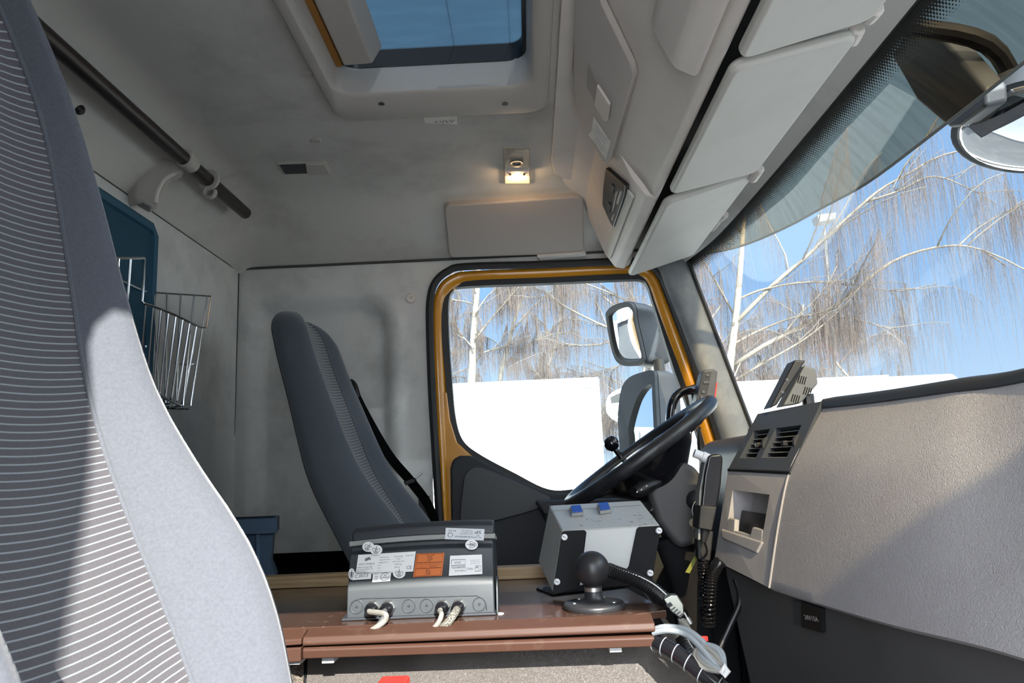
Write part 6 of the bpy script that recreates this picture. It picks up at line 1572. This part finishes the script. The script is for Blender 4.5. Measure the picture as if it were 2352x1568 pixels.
def tree(name, label, base, trunk, branches, twigs, tl_, twig_r, density=1.0, subs=3, group=None):
    """trunk: (points, radius); branches: list of (points, radius); drooping twigs grow along them all."""
    t = thing(name, label, 'tree', base, group)
    bm = BM(); tp_, tr2 = trunk; path = spline(tp_, 24); tube(bm, path, [tr2*(1-0.7*k/23) for k in range(24)], 10); obj('trunk', bm, M['bark'], t, angle=180)
    tw = BM(); allp = []
    for pts, r in branches:
        bm = BM(); pth = spline(pts, 18); tube(bm, pth, [r*(1-0.72*k/17) for k in range(18)], 6)
        allp.append((pth, 1.0))
        for _ in range(subs):
            k = rnd.randint(3, 15); d = (pth[k+1]-pth[k]).normalized()
            d = (d + V(rnd.uniform(-1,1), rnd.uniform(-1,1), rnd.uniform(-0.3,1.0))*0.8).normalized()
            sp = side_branch(bm, pth[k], d, rnd.uniform(0.25,0.5)*(pth[-1]-pth[0]).length*0.8 + 0.4, r*0.4)
            allp.append((sp, 0.8))
        obj('branch', bm, M['branch'], t, angle=180)
    for pth, w in allp:
        ln_ = sum((b_-a_).length for a_, b_ in zip(pth, pth[1:]))
        for _ in range(int(ln_*twigs*density)):
            f = rnd.random()**0.7; k = min(int(f*(len(pth)-1)), len(pth)-2)
            p = pth[k].lerp(pth[k+1], rnd.random())
            hanging(tw, p, rnd.uniform(*tl_)*w, twig_r)
    obj('twigs', tw, M['twig'], t, smooth=False, kind='stuff')
    return t
def P_(lst, Y, wob=0.0): return [at(u, v, Y=Y + (rnd.uniform(-wob, wob) if wob else 0)) for u, v in lst]
BY = 17.0
tree('weeping_birch', 'large birch with long bright branches sweeping across the windscreen', V(5.2, BY, GZ),
     (P_([(1655,1190),(1668,1000),(1674,860),(1690,730),(1700,620),(1706,540),(1712,450)], BY), 0.125),
     [(P_([(1682,748),(1780,650),(1850,592),(1905,538),(1985,465),(2030,430),(2085,400),(2150,362),(2240,338)], BY, 0.3), 0.056),
      (P_([(1985,465),(2060,440),(2140,405),(2220,430),(2290,470)], BY, 0.3), 0.033),
      (P_([(1676,845),(1760,790),(1850,745),(1960,672),(2030,612),(2100,580),(2180,564),(2250,572),(2312,612)], BY, 0.3), 0.059),
      (P_([(2200,566),(2245,525),(2290,498),(2345,470),(2400,455)], BY, 0.3), 0.023),
      (P_([(1684,790),(1760,752),(1850,724),(1960,732),(2060,760)], BY, 0.4), 0.033),
      (P_([(1690,690),(1750,665),(1850,648),(1950,652),(2060,668),(2150,650)], BY, 0.4), 0.030),
      (P_([(1674,880),(1760,830),(1860,770),(1950,690),(2010,610)], BY, 0.5), 0.033),
      (P_([(1706,540),(1660,480),(1610,430),(1560,400)], BY, 0.5), 0.033),
      (P_([(1690,730),(1640,640),(1600,580),(1540,540)], BY, 0.5), 0.030),
      (P_([(1674,860),(1620,780),(1580,720),(1540,690)], BY, 0.5), 0.030),
      (P_([(1672,900),(1720,800),(1760,840),(1800,880)], BY, 0.3), 0.020)],
     34, (0.6, 2.3), 0.0030, 1.0, 8, None)
WY = 21.0
tree('white_birch', 'white trunked birch rising above the trailer at the rear of the driver window', V(-1.6, WY, GZ),
     (P_([(1075,1230),(1080,1000),(1084,860),(1090,740),(1097,650),(1102,540),(1108,380)], WY), 0.15),
     [(P_([(1090,780),(1130,730),(1165,690),(1195,655),(1230,610)], WY, 0.4), 0.033), (P_([(1092,720),(1120,680),(1150,660),(1190,640)], WY, 0.4), 0.026),
      (P_([(1088,800),(1060,770),(1040,745),(1000,735)], WY, 0.4), 0.030), (P_([(1086,840),(1110,810),(1150,800),(1220,770)], WY, 0.4), 0.033),
      (P_([(1096,660),(1060,620),(1020,600),(980,590)], WY, 0.4), 0.026), (P_([(1099,600),(1150,560),(1200,540),(1260,560)], WY, 0.4), 0.033), (P_([(1093,700),(1050,690),(1010,700)], WY, 0.4), 0.026)],
     50, (0.4, 1.2), 0.004, 1.0, 8)
tree('leaning_birch', 'slender birch with two leaning stems beside the white trunked one', V(-0.2, 23, GZ),
     (P_([(1130,1210),(1146,1000),(1150,860),(1168,790),(1186,720),(1215,640),(1245,540)], 23), 0.11),
     [(P_([(1155,840),(1200,800),(1260,770),(1330,760)], 23, 0.4), 0.033), (P_([(1175,760),(1230,700),(1290,650),(1350,610)], 23, 0.4), 0.033),
      (P_([(1195,690),(1160,640),(1130,600)], 23, 0.4), 0.026), (P_([(1160,810),(1130,780),(1100,770)], 23, 0.4), 0.020), (P_([(1215,640),(1280,600),(1340,590)], 23, 0.4), 0.026)],
     50, (0.4, 1.2), 0.0042, 1.0, 8)
tree('bare_birch', 'birch with long pale branches reaching in from the front of the driver window', V(6.0, 19, GZ),
     (P_([(1500,1200),(1500,1000),(1502,860),(1498,740),(1506,600),(1510,400)], 19), 0.13),
     [(P_([(1500,780),(1440,765),(1380,745),(1300,705),(1265,680),(1222,655),(1180,630)], 19, 0.3), 0.040), (P_([(1440,765),(1380,790),(1300,795),(1240,812)], 19, 0.3), 0.030),
      (P_([(1502,720),(1440,690),(1390,668),(1320,640),(1280,610)], 19, 0.3), 0.033), (P_([(1504,660),(1450,640),(1420,610)], 19, 0.3), 0.026),
      (P_([(1502,850),(1450,830),(1400,850),(1340,870)], 19, 0.3), 0.033), (P_([(1498,800),(1560,740),(1620,700)], 19, 0.3), 0.033), (P_([(1500,900),(1450,900),(1410,930),(1390,990)], 19, 0.4), 0.033)],
     50, (0.4, 1.2), 0.0038, 1.0, 8)
KIND = [('pale grove birch far behind the white trailer roof line', -9, 30), ('thin grove birch behind the rear part of the white trailer', -4.5, 29), ('grove birch behind the middle of the driver window', 1.5, 31), ('grove birch behind the driver door mirrors', 4.0, 29),
        ('grove birch behind the pillar between the windows', 7.5, 30), ('grove birch behind the lamp post', 11.0, 31), ('grove birch right of the lamp post', 14.5, 33), ('far grove birch above the dashboard monitor', 9.0, 36), ('small far birch low over the dashboard edge', 23.5, 45), ('lowest far birch by the edge of the sky at the windscreen side', 29.0, 48), ('far birch between lamp post and open sky', 19.0, 42)]
for i, (lab, x, y) in enumerate(KIND):
    H = rnd.uniform(8.5, 10.5) if y < 40 else rnd.uniform(6.0, 7.0)
    base = V(x, y, GZ)
    tp_ = [base + V(rnd.uniform(-0.25,0.25)*k, 0, H*k/5) for k in range(6)]
    br_ = []
    sp_ = spline(tp_, 24)
    for k in range(13):
        h = rnd.uniform(0.28, 0.97); p = sp_[int(h*23)]
        a = rnd.uniform(0, 6.28); d = V(math.cos(a), math.sin(a), 0); Lb = rnd.uniform(1.6, 3.2)*(1.15-0.6*h)
        br_.append(([p, p + d*Lb*0.35 + V(0,0,Lb*0.35), p + d*Lb*0.75 + V(0,0,Lb*0.55), p + d*Lb + V(0,0,Lb*0.50)], 0.045*(1.2-0.7*h)))
    tree('grove_birch', lab, base, (tp_, 0.12), br_, 26, (0.5, 1.3), 0.006 if y < 40 else 0.009, 1.0, 5, 'birches of the grove behind the parked trucks')

# ------------------------------------------------------------------ lift the cab so that its floor is at z = 0
for o in scn.objects:
    if o.parent is None:
        o.location.z += 1.0
    if 'base' in o: del o['base']
